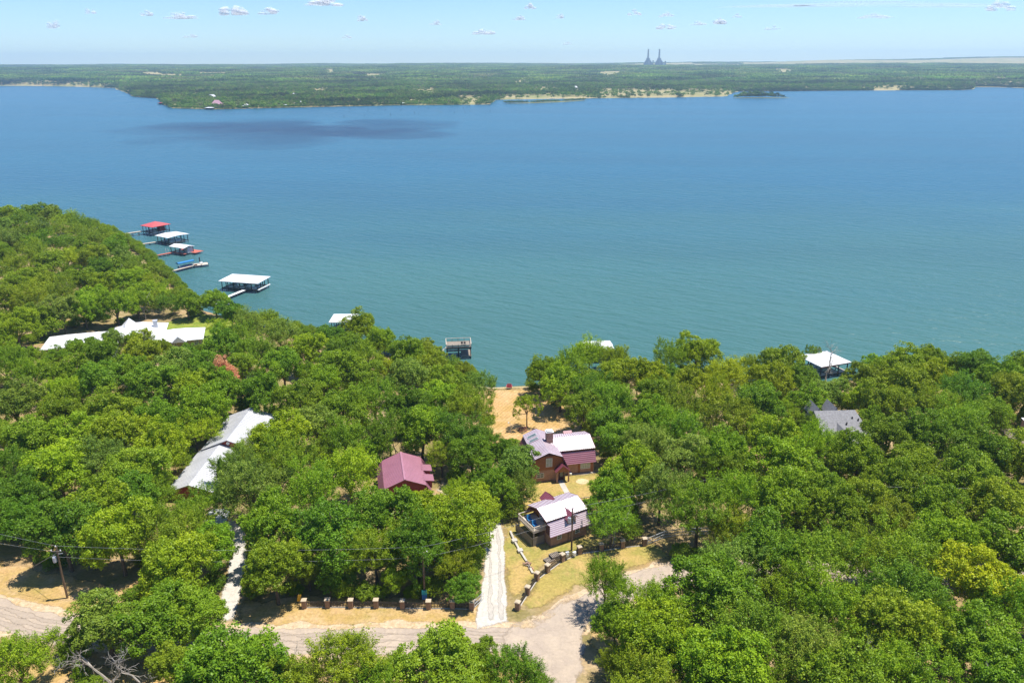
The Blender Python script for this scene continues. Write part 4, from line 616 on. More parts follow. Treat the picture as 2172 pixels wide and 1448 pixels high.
(-326.7,385.4,5.3,11.6,0,1),(-257.9,338.4,4.6,10.2,0,4),(-167.3,108.2,4.5,9.9,0,3),(-106.1,111.5,5.2,11.5,0,1),(-228.2,190.9,4.3,9.6,0,1),(-270.1,203.0,5.5,12.0,0,1),
(-263.7,111.2,4.3,9.5,1,0),(-285.3,152.3,4.5,10.0,1,4),(-176.1,209.0,5.1,11.3,0,4),(-310.1,334.9,4.7,10.4,0,1),(-319.5,154.3,4.1,8.9,0,0),(-312.4,391.6,4.2,9.2,1,0),
(-307.7,140.3,5.0,11.0,0,0),(-206.4,207.0,4.1,9.1,1,4),(-216.5,157.5,4.2,9.2,0,4),(-245.8,356.1,5.2,11.5,1,3),(-323.8,324.1,5.2,11.5,0,4),(-222.8,273.2,4.6,10.2,0,4),
(-267.1,223.2,4.8,10.6,0,4),(-325.5,332.0,4.9,10.8,1,0),(-270.9,80.7,4.9,10.9,0,3),(-312.7,188.7,5.4,11.9,0,3),(-280.6,253.6,4.5,9.8,0,3),(-250.0,294.5,5.5,12.1,0,1),
(-272.8,130.9,4.8,10.5,0,0),(-268.4,190.7,4.9,10.8,0,4),(-211.8,257.7,5.0,10.9,1,4),(-279.7,192.9,4.4,9.6,1,0),(-291.0,266.6,4.8,10.6,0,1),(-324.2,392.4,4.2,9.1,0,4),
(-295.5,376.9,4.9,10.8,0,3),(-284.5,341.4,5.2,11.5,0,4),(-218.9,149.0,4.6,10.2,1,3),(-280.4,170.2,4.3,9.5,0,4),(-249.9,144.1,5.0,11.0,1,4),(-212.1,284.0,4.6,10.1,0,0),
(-240.3,143.3,5.4,11.8,0,1),(-200.8,148.6,5.2,11.5,0,0),(-236.1,113.7,4.7,10.3,1,0),(-282.1,126.4,4.7,10.4,0,4),(-136.8,129.1,5.3,11.8,1,0),(-252.4,81.4,4.4,9.8,0,4),
(-110.7,140.2,4.1,9.1,1,0),(-210.7,196.0,5.0,10.9,1,3),(-216.4,100.1,4.4,9.6,0,1),(-241.3,103.3,4.5,10.0,0,1),(-154.5,94.0,4.6,10.0,0,3),(-176.8,118.2,4.5,10.0,1,3),
(-85.9,90.5,5.3,11.7,0,4),(-294.0,274.3,4.6,10.1,0,0),(-253.2,358.2,4.5,9.9,0,0),(-229.7,275.9,4.4,9.6,0,0),(-156.8,204.9,5.1,11.1,0,4),(-293.0,341.7,4.3,9.5,1,1),
(-191.3,173.4,4.7,10.4,0,0),(-265.8,314.7,5.2,11.4,0,1),(-329.6,186.7,4.4,9.6,0,3),(-252.9,126.3,4.0,8.9,0,4),(-323.3,101.2,4.6,10.1,1,0),(-201.9,100.3,4.8,10.5,1,3),
(-143.8,181.4,5.3,11.7,1,4),(-188.6,192.9,5.2,11.5,0,4),(-222.8,280.8,4.1,9.1,0,3),(-286.0,138.9,4.1,9.0,0,1),(-282.8,87.3,4.0,8.8,1,3),(-250.3,178.6,4.7,10.3,0,1),
(-177.1,127.6,4.4,9.8,0,4),(-206.2,125.5,4.7,10.2,1,3),(-302.1,122.9,4.6,10.2,1,3),(-267.2,348.4,4.8,10.5,0,1),(-318.3,286.6,5.3,11.8,0,3),(-255.2,281.5,4.0,8.9,0,4),
(-210.0,178.5,5.2,11.3,0,4),(-252.3,197.5,5.4,11.9,0,1),(-270.5,229.5,4.2,9.2,1,4),(-299.2,389.1,4.1,8.9,1,4),(-320.5,399.3,5.0,10.9,1,4),(-308.5,107.8,4.1,9.0,1,1),
(-249.8,189.5,4.5,10.0,0,3),(-318.4,240.3,4.4,9.7,0,1),(-245.1,127.8,4.6,10.2,1,1),(-226.2,241.0,4.7,10.4,0,3),(-301.4,257.5,4.3,9.5,0,3),(-188.8,136.8,4.5,9.9,1,4),
(-161.7,195.9,4.2,9.2,0,1),(-198.3,140.1,4.3,9.5,0,1),(-120.6,151.8,4.1,9.0,0,4),(-279.8,369.0,4.8,10.5,0,4),(-270.9,96.2,5.2,11.4,0,0),(-157.8,131.7,4.9,10.8,0,1),
(-171.1,153.6,5.2,11.3,0,0),(-326.5,125.7,4.5,9.9,0,1),(-238.8,263.9,4.6,10.1,1,4),(-144.8,194.2,4.3,9.6,0,0),(-149.0,87.8,4.1,9.1,1,3),(-290.4,181.7,4.5,9.9,0,4),
(-277.0,356.2,4.5,10.0,0,4),(-213.1,270.7,5.2,11.5,1,4),(-197.7,199.2,4.9,10.9,1,0),(-247.6,345.3,4.2,9.3,1,0),(-204.2,296.7,4.1,9.0,1,3),(-184.3,92.9,4.9,10.7,0,4),
(-182.4,219.2,4.5,9.9,0,3),(-226.0,314.5,4.7,10.3,1,1),(-256.0,258.0,4.1,9.0,0,4),(-122.0,159.9,5.4,11.9,0,0),(-327.6,351.8,4.3,9.4,1,3),(-293.0,399.2,5.0,11.0,1,3),
(-243.3,256.1,5.5,12.1,0,4),(-143.3,125.2,4.7,10.4,0,0),(-293.6,331.2,5.4,12.0,0,0),(-88.7,109.4,5.4,11.9,1,4),(-236.6,273.9,4.5,9.9,0,1),(-293.7,143.1,4.3,9.4,0,1),
(-254.7,215.5,5.4,11.9,0,0),(-302.8,326.0,5.0,11.1,0,3),(-121.6,116.7,4.1,9.0,0,0),(-312.1,292.6,4.1,9.1,0,0),(-247.6,301.8,4.7,10.3,0,3),(-308.0,130.1,5.2,11.5,1,4),
(-300.5,83.8,5.4,12.0,0,3),(-327.5,301.9,4.9,10.8,0,4),(-170.2,197.0,5.2,11.4,1,1),(-290.8,160.0,5.2,11.5,0,4),(-233.8,104.1,5.0,11.1,0,4),(-206.5,137.7,4.8,10.6,1,4),
(-260.0,232.6,5.2,11.4,1,0),(-142.4,91.0,4.3,9.5,0,4),(-128.2,141.5,4.6,10.1,0,0),(-228.2,211.1,5.2,11.4,0,0),(-255.5,311.2,5.0,11.0,0,4),(-232.7,184.2,4.0,8.9,0,0),
(-142.9,116.3,5.4,11.9,1,1),(-261.5,241.5,4.8,10.6,0,3),(-322.6,194.7,5.1,11.2,1,3),(-220.1,196.3,5.3,11.6,0,3),(-305.2,307.5,4.0,8.8,1,1),(-318.2,350.3,4.9,10.7,0,1),
(-120.1,97.6,4.3,9.5,0,1),(-222.4,256.0,5.2,11.5,0,0),(-128.3,102.6,4.1,9.1,0,3),(-267.2,138.4,4.8,10.5,0,1),(-315.4,378.0,5.1,11.2,1,0),(-191.2,272.8,4.7,10.2,1,0),
(-266.2,333.3,5.4,12.0,0,3),(-312.3,271.5,4.4,9.7,1,1),(-293.4,219.7,5.2,11.4,0,1),(-272.0,307.3,5.1,11.3,1,3),(-217.6,183.5,4.8,10.7,1,1),(-288.2,349.5,4.5,9.9,0,1),
(-313.9,112.5,4.6,10.1,0,3),(-249.7,251.3,4.5,9.9,1,4),(-223.0,103.7,5.3,11.6,1,1),(-262.4,358.2,4.1,9.1,0,4),(-130.2,134.8,4.0,8.8,1,4),(-208.5,154.4,4.1,9.0,0,3),
(-288.8,123.6,4.5,10.0,1,1),(-246.9,332.8,4.9,10.8,1,1),(-251.3,169.1,4.7,10.4,0,0),(-238.7,230.2,5.0,11.0,0,0),(-260.9,88.8,5.2,11.5,0,3),(-167.2,143.0,4.7,10.3,0,1),
(-162.2,125.0,4.2,9.3,0,3),(-206.2,243.4,5.5,12.1,0,1),(-136.0,178.8,4.5,10.0,1,1),(-180.3,84.2,4.5,9.9,1,4),(-116.9,104.7,4.9,10.7,0,1),(-259.1,373.4,5.2,11.4,0,0),
(-323.1,342.0,4.2,9.2,0,1),(-150.3,169.9,5.4,11.9,1,3),(-199.3,156.0,4.7,10.4,0,4),(-311.9,316.2,4.1,9.0,0,4),(-280.8,159.2,5.4,11.8,1,1),(-179.1,157.2,4.2,9.2,0,0),
(-106.6,127.6,5.1,11.3,0,0),(-131.2,122.6,5.1,11.2,0,0),(-264.5,323.0,5.4,11.8,0,3),(-204.0,186.1,4.8,10.7,0,4),(-215.8,313.6,5.2,11.4,0,3),(-205.3,276.2,4.9,10.8,0,4),
(-131.0,170.2,5.0,11.0,0,3),(-296.4,299.8,5.1,11.3,0,0),(-313.6,250.4,4.1,9.0,0,1),(-300.7,364.7,4.5,9.9,0,1),(-163.9,118.7,4.0,8.8,0,1),(-274.6,217.7,4.6,10.0,0,3),
(-323.7,90.5,4.7,10.3,0,3),(-299.1,230.4,4.7,10.4,0,4),(-301.6,99.0,4.3,9.5,0,1),(-215.6,225.3,4.5,10.0,1,1),(-184.5,232.0,4.2,9.3,0,3),(-148.2,202.3,4.1,9.0,1,1),
(-135.7,153.7,4.7,10.3,1,3),(-220.0,231.5,4.6,10.1,0,3),(-102.8,86.2,4.6,10.1,0,0),(-260.2,80.3,5.2,11.4,0,1),(17.5,55.2,4.7,10.4,0,3),(-53.4,59.8,4.3,9.4,0,1),
(-31.3,62.3,4.0,8.9,0,4),(51.4,64.8,4.9,10.7,0,4),(57.9,61.0,4.4,9.8,1,3),(38.8,59.9,4.6,10.2,0,4),(68.1,56.1,4.9,10.8,0,0),(64.1,66.8,5.4,11.9,0,1),(1.9,62.2,5.0,11.1,0,4),
(32.4,62.8,4.0,8.9,0,1),(33.4,55.6,4.6,10.1,0,3),(-66.1,67.5,5.0,10.9,0,0),(26.6,55.8,4.4,9.6,0,3),(-15.1,65.7,4.8,10.5,0,0),(-43.3,65.6,4.3,9.5,0,1),(46.6,57.3,4.3,9.4,0,4),
(16.2,63.9,4.7,10.3,0,0),(-47.7,56.4,4.4,9.6,0,0),(-6.2,56.5,4.3,9.5,0,1),(-30.5,55.4,4.5,9.9,0,4),(6.8,56.1,5.3,11.6,0,0),(-24.5,59.3,4.0,8.8,0,3),(-16.6,55.1,5.2,11.4,0,4),
(-69.2,59.5,5.0,11.0,0,4),(-7.6,64.2,5.3,11.6,0,3),(24.1,66.7,4.3,9.6,1,3),(-38.4,55.0,4.6,10.2,1,0),(-61.8,61.3,4.9,10.7,0,1),]


LAND = [('the wooden house with the brick chimney',8,138),('the small house with the balcony',8,114),('the rose-roofed barn',-20,130),('the long white-roofed house',-57,140),('the sprawling white-roofed house',-112,217),
 ('the grey shingled house',69,151),('the big white boathouse',-100,284),('the blue boat lift',-133,316),('the red-decked boathouse',-147,340),('the red-roofed boathouse',-177,386),('the two-level dock',-16,212),
 ('the boathouse on the right shore',86,199),('the white gravel driveway',-3,105),('the transformer pole',-66.5,97),('the straight brick-pillared fence',-20,94.5),('the curved brick-pillared fence',10,107),
 ('the road junction',8,84),('the picnic table',2.5,160),('the tan-roofed house',104,147),('the iron pipe gate',26,112),('the lower right corner',55,76),('the lower left corner',-50,78),('the right edge of the photo',88,116),('the left edge of the photo',-92,140),('the top of the left woods',-240,410),('the west driveway',-44,105)]
TONE = [(.152,.275,.014),(.204,.330,.014),(.325,.408,.012),(.238,.328,.015),(.258,.376,.012),(.208,.305,.034),(.72,.40,.20),(.4,.36,.3)]
TNAME = ['dark green','mid green','yellow-green','olive green','bright green','grey-green','rust brown','bare grey']
KN = ['oak','elm','cedar','oak','willow','dead','lone']
KLAB = ['rounded oak','feathery elm','pointed cedar','withered oak','airy willow','leafless tree','young shade tree']
ORD = ['nearest','second','third','fourth','fifth','sixth','seventh','eighth','ninth','tenth','eleventh','twelfth','thirteenth','fourteenth','fifteenth','sixteenth']
trec = []
for i, (x, y, r, H, k, t) in enumerate(TREES):
    j = min(range(len(LAND)), key=lambda q: (LAND[q][1]-x)**2+((LAND[q][2]-y)*1.0)**2); dx, dy = x-LAND[j][1], y-LAND[j][2]
    rel = ('right of' if dx > 0 else 'left of') if abs(dx) > abs(dy)*.9 else ('beyond' if dy > 0 else 'in front of')
    trec.append([i, j, rel, k, t, math.hypot(dx, dy)])
bykey = {}
for q in trec: bykey.setdefault((q[1],q[2],q[3],q[4]), []).append(q)
tlabel = {}
for (j, rel, k, t), L in bykey.items():
    L.sort(key=lambda q: q[5])
    for n, q in enumerate(L):
        s = f'{TNAME[t]} {KLAB[k]} {rel} {LAND[j][0]}'
        if len(L) > 1: s += f', {ORD[n]} from it' if n else ', nearest to it'
        tlabel[q[0]] = s
LIMBS = [dead_mesh(700+q, 11.6, 1.15) for q in range(3)]
for i, (x, y, r, H, k, t) in enumerate(TREES):
    nm = {0:'oak_tree',1:'elm_tree',2:'cedar_tree',3:'oak_tree',4:'willow_tree',5:'dead_tree',6:'shade_tree'}[k]
    g = np.random.default_rng(900+i)
    root = thing(nm, tlabel[i], 'tree', (x, y, tz(x, y)), g.uniform(0, 6.28), 'trees of the lakeside woods')
    if k == 5:
        dm = dead_mesh(400+i, H*1.1, 1.0); link('branches', dm, root); continue
    cm, tm = PROTO[KN[k]][int(g.integers(len(PROTO[KN[k]])))]
    root.scale = (r/5*.94, r/5*.94, H/11*.95)
    c = link('crown', cm, root); col = np.array(TONE[t])*g.uniform(.86,1.16)*np.array([g.uniform(.9,1.12),1,g.uniform(.85,1.15)])
    c.color = (*col, 1)
    link('trunk', tm, root)
    if k in (0, 1) and r > 3.2 and g.random() < .22:
        lb = link('bare_limb', LIMBS[int(g.integers(3))], root, (g.normal(0,1.6), g.normal(0,1.6), 0)); lb.scale = (.8, .8, 1.0)

def scatter(name, pts, scl, rz, idx, protos, kind='stuff', label=None, cat=None):
    me = bpy.data.meshes.new(name); n = len(pts); me.vertices.add(n); me.vertices.foreach_set('co', np.asarray(pts, np.float32).ravel())
    a = me.attributes.new('sc', 'FLOAT_VECTOR', 'POINT'); a.data.foreach_set('vector', np.asarray(scl, np.float32).ravel())
    a = me.attributes.new('rz', 'FLOAT', 'POINT'); a.data.foreach_set('value', np.asarray(rz, np.float32))
    a = me.attributes.new('pi', 'INT', 'POINT'); a.data.foreach_set('value', np.asarray(idx, np.int32))
    o = link(name, me); pc = bpy.data.collections.new(name+'_kinds')
    for i, (pm) in enumerate(protos):
        po = bpy.data.objects.new(f'{name}_kind_{i:02d}', pm); pc.objects.link(po)
    ng = bpy.data.node_groups.new(name, 'GeometryNodeTree')
    ng.interface.new_socket('Geometry', in_out='INPUT', socket_type='NodeSocketGeometry'); ng.interface.new_socket('Geometry', in_out='OUTPUT', socket_type='NodeSocketGeometry')
    gi = ng.nodes.new('NodeGroupInput'); go = ng.nodes.new('NodeGroupOutput'); ci = ng.nodes.new('GeometryNodeCollectionInfo'); ip = ng.nodes.new('GeometryNodeInstanceOnPoints')
    ci.inputs['Collection'].default_value = pc; ci.inputs['Separate Children'].default_value = True; ci.inputs['Reset Children'].default_value = True
    def na(nm, ty):
        q = ng.nodes.new('GeometryNodeInputNamedAttribute'); q.data_type = ty; q.inputs['Name'].default_value = nm; return q.outputs['Attribute']
    cx = ng.nodes.new('ShaderNodeCombineXYZ'); ng.links.new(na('rz','FLOAT'), cx.inputs[2])
    L = ng.links.new; L(gi.outputs[0], ip.inputs['Points']); L(ci.outputs[0], ip.inputs['Instance']); ip.inputs['Pick Instance'].default_value = True
    L(na('pi','INT'), ip.inputs['Instance Index']); L(cx.outputs[0], ip.inputs['Rotation']); L(na('sc','FLOAT_VECTOR'), ip.inputs['Scale']); L(ip.outputs[0], go.inputs[0])
    md = o.modifiers.new('scatter', 'NODES'); md.node_group = ng
    return tag(o, label, cat, None, kind)

# undergrowth and the smaller trees between the counted ones: nobody could count them
bm_ = []
for i in range(4):
    c, e = crown(130+i, 'oak' if i % 2 else 'elm', M['brushleaf'], dens=.8, half=.225); bm_.append(c)
B = [b[:4] for b in BRUSH]
for (ax, ay), (bx, by) in zip(SH[1:-2], SH[2:-1]):
    L_ = math.hypot(bx-ax, by-ay); nrm_ = np.array([-(by-ay), bx-ax])/L_; nrm_ = nrm_ if nrm_[1] < 0 else -nrm_
    for q in np.arange(0, L_, 2.2):
        x, y = np.array([ax, ay])+(np.array([bx-ax, by-ay]))*q/L_+nrm_*rng.uniform(-.2, 2.2)
        if -9 < x < 7 or -109 < x < -95 or abs(x+101) < 3 or 80 < x < 95: continue
        r_ = rng.uniform(1.3, 2.3); B.append((x, y, r_, r_*2.0))
B = np.array(B)
bz = terr(B[:,0], B[:,1]); small = B[:,2] < 2.4
scl = np.stack([B[:,2]/5*1.06, B[:,2]/5*1.06, B[:,3]/11*np.where(small,1.0,.93)], 1)
scatter('undergrowth', np.c_[B[:,0],B[:,1],bz-np.where(small,.5,.2)], scl, rng.uniform(0,6.28,len(B)), rng.integers(0,4,len(B)), bm_, label='green bushes and small trees crowded between the tall trees', cat='undergrowth')

# ------------------------------------------------------------------ far woods
fp = []
for i in range(6):
    c, e = crown(160+i, 'far', M['farleaf'], dens=.8, half=.85); fp.append(c)
def clear_mask(az_, d_):
    m_ = np.zeros(len(az_), bool)
    wob = noise2(d_*np.sin(np.radians(az_)), d_*np.cos(np.radians(az_)), 90, 31)*.35
    for a, dc, da, dw in CLEAR: m_ |= ((az_-a)/da)**2+((d_-dc)/dw)**2 < 1+wob
    return m_
g = np.random.default_rng(77)
def ring(n, a0, a1, d0, d1):
    a = g.uniform(a0, a1, n); d = np.sqrt(g.uniform(d0**2, d1**2, n)); return a, d
N1 = 52000
a, d = ring(N1, -40, 40, 1590, 3300); ds = np.interp(a, FSH[:,0], FSH[:,1])
xx, yy = d*np.sin(np.radians(a)), d*np.cos(np.radians(a))
thin = (d < ds+34) & (a > -23) & (a < 8) & (noise2(xx, yy, 120, 41) > -.55) & (g.uniform(0,1,N1) < .72)
k = (d > ds+3) & ~thin & (~clear_mask(a, d) | (g.uniform(0,1,N1) < .16)) & (noise2(xx, yy, 260, 8) > -1.55); a, d, xx, yy = a[k], d[k], xx[k], yy[k]
s = g.uniform(.75,1.25,len(a)); nzv = .75+.25*np.clip(noise2(xx,yy,150,9)*.6+.6,0,1)
a2 = g.uniform(-26.5,32,9000); d2 = np.interp(a2, FSH[:,0], FSH[:,1])+g.uniform(.5,14,9000); q = ~clear_mask(a2, d2+20) & (d2 < 3300) & ((a2 < -23) | (a2 > 8) | (g.uniform(0,1,9000) < .25)); a2, d2 = a2[q], d2[q]
a3, d3 = ring(9000, -42, -25.4, 3000, 4500); q = d3 > np.interp(a3, FSH[:,0], FSH[:,1])+2; a3, d3 = a3[q], d3[q]
s = np.concatenate([s, g.uniform(.35,.7,len(a2)), g.uniform(.8,1.3,len(a3))]); nzv = np.concatenate([nzv, np.ones(len(a2)+len(a3))]); a = np.concatenate([a,a2,a3]); d = np.concatenate([d,d2,d3]); xx, yy = d*np.sin(np.radians(a)), d*np.cos(np.radians(a))
# lone trees dotted over the shore fields
scatter('far_woods', np.c_[xx,yy,farz(a,d)-.6], np.stack([s,s,s*nzv*g.uniform(.72,1.0,len(a))],1), g.uniform(0,6.28,len(a)), g.integers(0,6,len(a)), fp, label='dense green woods along the far lake shore', cat='woods')
# patches of wood for the land beyond
pm = []
for i in range(4):
    gg = np.random.default_rng(210+i); VV = []; FF = []; TT = []; off = 0
    for q in range(120):
        px, py = gg.uniform(-60,60,2); s = gg.uniform(.8,1.3); n = 34
        dv = unit(gg.normal(size=(n,3))+np.array([0,0,.5])); C = dv*np.array([5,5,4.2])*s*gg.uniform(.7,1.05,(n,1))+np.array([px,py,6*s])
        V, F = leaves(gg, C, unit(dv+.5*gg.normal(size=(n,3))), 1.9, .7); VV.append(V); FF.append(F+off); off += len(V); TT.append(np.clip(gg.normal(.5,.22)+gg.normal(0,.12,n),0,1))
    pm.append(leafmesh('wood_patch', np.concatenate(VV), np.concatenate(FF), np.concatenate(TT), M['farleaf']))
a, d = ring(9000, -42, 42, 3250, 10500)
k = ~clear_mask(a, d) & (d > np.interp(a, FSH[:,0], FSH[:,1])+70); a, d = a[k], d[k]
xx, yy = d*np.sin(np.radians(a)), d*np.cos(np.radians(a))
mine = (d > 7000) & (a > 3) & (noise2(xx, yy, 2200, 21)+np.clip((a-8)/20,0,1)*1.2 > -.1) & (d < 10000)
k = ~mine & (noise2(xx, yy, 700, 12) > -1.7); a, d, xx, yy = a[k], d[k], xx[k], yy[k]
s = g.uniform(.9,1.4,len(a))
scatter('distant_woods', np.c_[xx,yy,farz(a,d)-1], np.stack([s,s,g.uniform(.8,1.25,len(a))],1), g.uniform(0,6.28,len(a)), g.integers(0,4,len(a)), pm, label='blue-green woods reaching to the horizon', cat='woods')
# wooded islet and reedy spit
n = 150; t = g.uniform(0,1,n); ix = 526+t*119+g.normal(0,2,n); iy = 1921-10*t+g.uniform(0,26,n)*np.sin(np.pi*np.clip(t,.05,.95))+4
prof = np.interp(t,[0,.2,.45,.75,1],[.5,1.0,1.25,1.0,.3]); s = prof*g.uniform(.45,1.15,n)
M['islet'] = multi_mat('islet_ground', [(.20,.19,.07),(.15,.16,.05)], [0,.05], fade=False)
def islet(name, pts, hgt):
    mb = MB(); n_ = len(pts); mb.add([(x, y, -5.3) for x, y in pts]+[(x+(np.mean([q[0] for q in pts])-x)*.12, y+(np.mean([q[1] for q in pts])-y)*.12, -5+hgt) for x, y in pts], [tuple(range(n_, 2*n_))]+[(i, (i+1) % n_, n_+(i+1) % n_, n_+i) for i in range(n_)])
    return tag(mb.build(name, M['islet']), kind='structure')
islet('wooded_islet', [(520,1916),(560,1912),(610,1906),(655,1906),(640,1925),(600,1944),(550,1942),(522,1928)], .7)
scatter('islet_woods', np.c_[ix,iy,np.full(n,-4.6)], np.stack([s,s,s*g.uniform(.7,1.25,n)],1), g.uniform(0,6.28,n), g.integers(0,6,n), fp, label='dark green trees covering the small islet', cat='woods')
islet('reed_spit', [(-14,1686),(40,1700),(110,1745),(172,1822),(165,1834),(90,1770),(30,1722),(-12,1704)], .5)
n = 190; t = g.uniform(0,1,n); ix = np.interp(t,[0,.3,.65,1],[-12,38,100,168])+g.normal(0,4,n); iy = np.interp(t,[0,.3,.65,1],[1695,1712,1758,1828])+g.normal(0,4,n); s = g.uniform(.3,.62,n)
scatter('spit_shrubs', np.c_[ix,iy,np.full(n,-4.7)], np.stack([s,s,s*.8],1), g.uniform(0,6.28,n), g.integers(0,6,n), fp, label='low green shrubs growing along the narrow spit', cat='shrubs')
# drowned stumps off the far shore
mb = MB()
for q in range(70):
    aa = g.uniform(-12, 14); ddd = np.interp(aa, FSH[:,0], FSH[:,1])-g.uniform(20, 330); x, y = ddd*math.sin(R(aa)), ddd*math.cos(R(aa)); h = g.uniform(1.5, 5)
    mb.tube([(x,y,-6),(x+g.normal(0,.3),y,-5+h*.6),(x+g.normal(0,.6),y,-5+h)], [.35,.25,.1], 5)
tag(mb.build('drowned_stumps', M['dark']), 'dark dead stumps standing in the water off the far shore', 'stumps', None, 'stuff')

# ------------------------------------------------------------------ buildings
def slope_ribs(mb, a, b, c, d, n, w_=.06, h_=.05):
    """n+1 ribs from edge a-b (ridge) to edge d-c (eave), standing on the slope"""
    a, b, c, d = map(Vector, (a,b,c,d)); nrm = (b-a).cross(d-a).normalized(); nrm = nrm if nrm.z > 0 else -nrm
    for i in range(n+1):
        s = a.lerp(b, i/n)+nrm*h_/2; e = d.lerp(c, i/n)+nrm*h_/2; mb.beam(s, e, w_, h_)
def roof_slope(name, q, m, parent, t=.12, ribs=0, label=None):
    """q = ridge a, ridge b, eave b, eave a"""
    o = MB().slab(q, t).build(name, m, parent)
    if label: o['label'] = label
    if ribs:
        rb = MB(); slope_ribs(rb, q[0], q[1], q[2], q[3], ribs); r_ = rb.build('roof_rib', M['rib'] if m == M['pale_roof'] else m, o); r_['kind'] = 'stuff'
    return o
def courses(name, q, n, m, parent, lift=.055, lipm=None, wide=.4):
    """steep slope of overlapping horizontal metal courses: q = top a, top b, bottom b, bottom a"""
    a, b, c, d = map(Vector, q); mb = MB(); nrm = (b-a).cross(d-a).normalized()
    if nrm.z < 0: nrm = -nrm
    for i in range(n):
        t0, t1 = i/n, (i+1)/n+.02
        mb.slab([a.lerp(d,t0)+nrm*.015, b.lerp(c,t0)+nrm*.015, b.lerp(c,t1)+nrm*lift, a.lerp(d,t1)+nrm*lift], .05)
    o = mb.build(name, m, parent)
    if lipm:
        lb_ = MB()
        for i in range(n):
            t0, t1 = (i+1-wide)/n, (i+1)/n+.015; h0, h1 = lift*(1-wide)+.022, lift+.008
            lb_.slab([a.lerp(d,t0)+nrm*h0, b.lerp(c,t0)+nrm*h0, b.lerp(c,t1)+nrm*h1, a.lerp(d,t1)+nrm*h1], .012)
        r_ = lb_.build('course_lip', lipm, o); r_['kind'] = 'stuff'
    return o
def window(parent, c, wd, ht, ax='x', panes=(2,2), frame=None, pane=None, out=-1, name='window'):
    """window set proud of a wall facing -y (ax 'x', out -1) or -x/+x (ax 'y')"""
    f = .07; mb = MB(); x, y, z = c
    def bx(u0,u1,z0,z1,t0,t1):
        lo, hi = sorted((t0*out, t1*out))
        if ax == 'x': mb.box(x+u0,x+u1,y+lo,y+hi,z+z0,z+z1)
        else: mb.box(x+lo,x+hi,y+u0,y+u1,z+z0,z+z1)
    bx(-wd/2-f,wd/2+f,-ht/2-f,-ht/2,.004,.06); bx(-wd/2-f,wd/2+f,ht/2,ht/2+f,.004,.06); bx(-wd/2-f,-wd/2,-ht/2,ht/2,.004,.06); bx(wd/2,wd/2+f,-ht/2,ht/2,.004,.06)
    for i in range(1, panes[0]): u = -wd/2+wd*i/panes[0]; bx(u-.025,u+.025,-ht/2,ht/2,.012,.04)
    for i in range(1, panes[1]): v = -ht/2+ht*i/panes[1]; bx(-wd/2,wd/2,v-.022,v+.022,.010,.036)
    o = mb.build(name, frame or M['whitepaint'], parent)
    mb = MB(); bx(-wd/2,wd/2,-ht/2,ht/2,.005,.008); mb.build('pane', pane or M['glass'], o); return o

# main house: two gambrel wings
gz = -1.35
mh = thing('wooden_house', 'brown brick and wood house with pale and burgundy metal roof and brick chimney', 'house', (6.9,133.4,gz), .21)
LW, LD = 3.4, 10.0
MB().prism([(-LW,0),(LW,0),(LW,2.65),(-LW,2.65)], 'y', 0, LD).build('brick_wall', M['brick'], mh)
MB().prism([(-LW-.02,2.65),(LW+.02,2.65),(LW+.02,2.9),(2.5,5.2),(0,6.22),(-2.5,5.2),(-LW-.02,2.9)], 'y', -.03, LD-.1).build('gable_siding', M['wood'], mh)
rf = MB()
for sx in (-1, 1):
    roof_slope('upper_roof', [(0,-.45,6.46),(0,LD+.3,6.46),(sx*2.75,LD+.3,5.33),(sx*2.75,-.45,5.33)], M['pale_roof'], mh, .10, 22)
    courses('lower_roof', [(sx*2.58,-.35,5.2),(sx*2.58,LD+.2,5.2),(sx*3.85,LD+.2,2.55),(sx*3.85,-.35,2.55)], 8, M['purple'], mh)
MB().prism([(-1.2,5.55),(1.2,5.55),(0,6.1)], 'y', -.07, -.04).build('gable_vent', M['wood_dark'], mh)
fm = MB()
for sx in (-1,1):
    fm.beam((0,-.47,6.40),(sx*2.78,-.47,5.27),.06,.22); fm.beam((sx*2.72,-.40,5.2),(sx*3.9,-.40,2.6),.06,.2)
fm.build('barge_board', M['wood_dark'], mh)
# right wing
RX0, RX1, RY0, RY1 = 3.4, 9.75, 1.95, 10.4
MB().box(RX0+.004, RX1, RY0, RY1, 0, 2.6).build('brick_wall', M['brick'], mh)
MB().prism([(RY0-.02,2.6),(RY1+.02,2.6),(9.55,4.9),(6.15,5.95),(2.8,4.9)], 'x', .8, RX1+.02).build('gable_siding', M['wood'], mh)
roof_slope('upper_roof', [(.6,6.15,6.22),(10.15,6.15,6.22),(10.15,2.42,5.06),(1.9,2.42,5.06)], M['pale_roof'], mh, .10, 20)
roof_slope('upper_roof', [(.6,6.15,6.22),(10.15,6.15,6.22),(10.15,9.9,5.06),(1.9,9.9,5.06)], M['pale_roof'], mh, .10, 20)
MB().box(3.3,10.1,2.5,2.62,4.62,4.98).build('fascia', M['wood_dark'], mh)
courses('lower_roof', [(3.0,2.66,4.72),(10.1,2.66,4.72),(10.1,1.5,2.5),(4.0,1.5,2.5)], 7, M['purple'], mh, .07, M['pinkroof'], .3)
courses('lower_roof', [(3.0,9.7,4.72),(10.1,9.7,4.72),(10.1,10.85,2.5),(4.0,10.85,2.5)], 9, M['purple'], mh)
MB().prism([(9.2,4.3),(10.5,4.3),(10.5,4.5),(9.85,5.6),(9.2,5.3)], 'x', 5.6, 7.4).build('rear_dormer', M['purple'], mh)
ch = MB().box(.85,2.15,4.75,5.85,5.2,8.1).build('chimney', M['brick'], mh)
MB().box(.72,2.28,4.62,5.98,8.1,8.2).box(.9,2.1,4.8,5.8,8.34,8.42).build('chimney_cap', M['whitepaint'], ch)
MB().box(1.0,2.0,4.9,5.7,8.2,8.34).build('flue', M['dark'], ch)
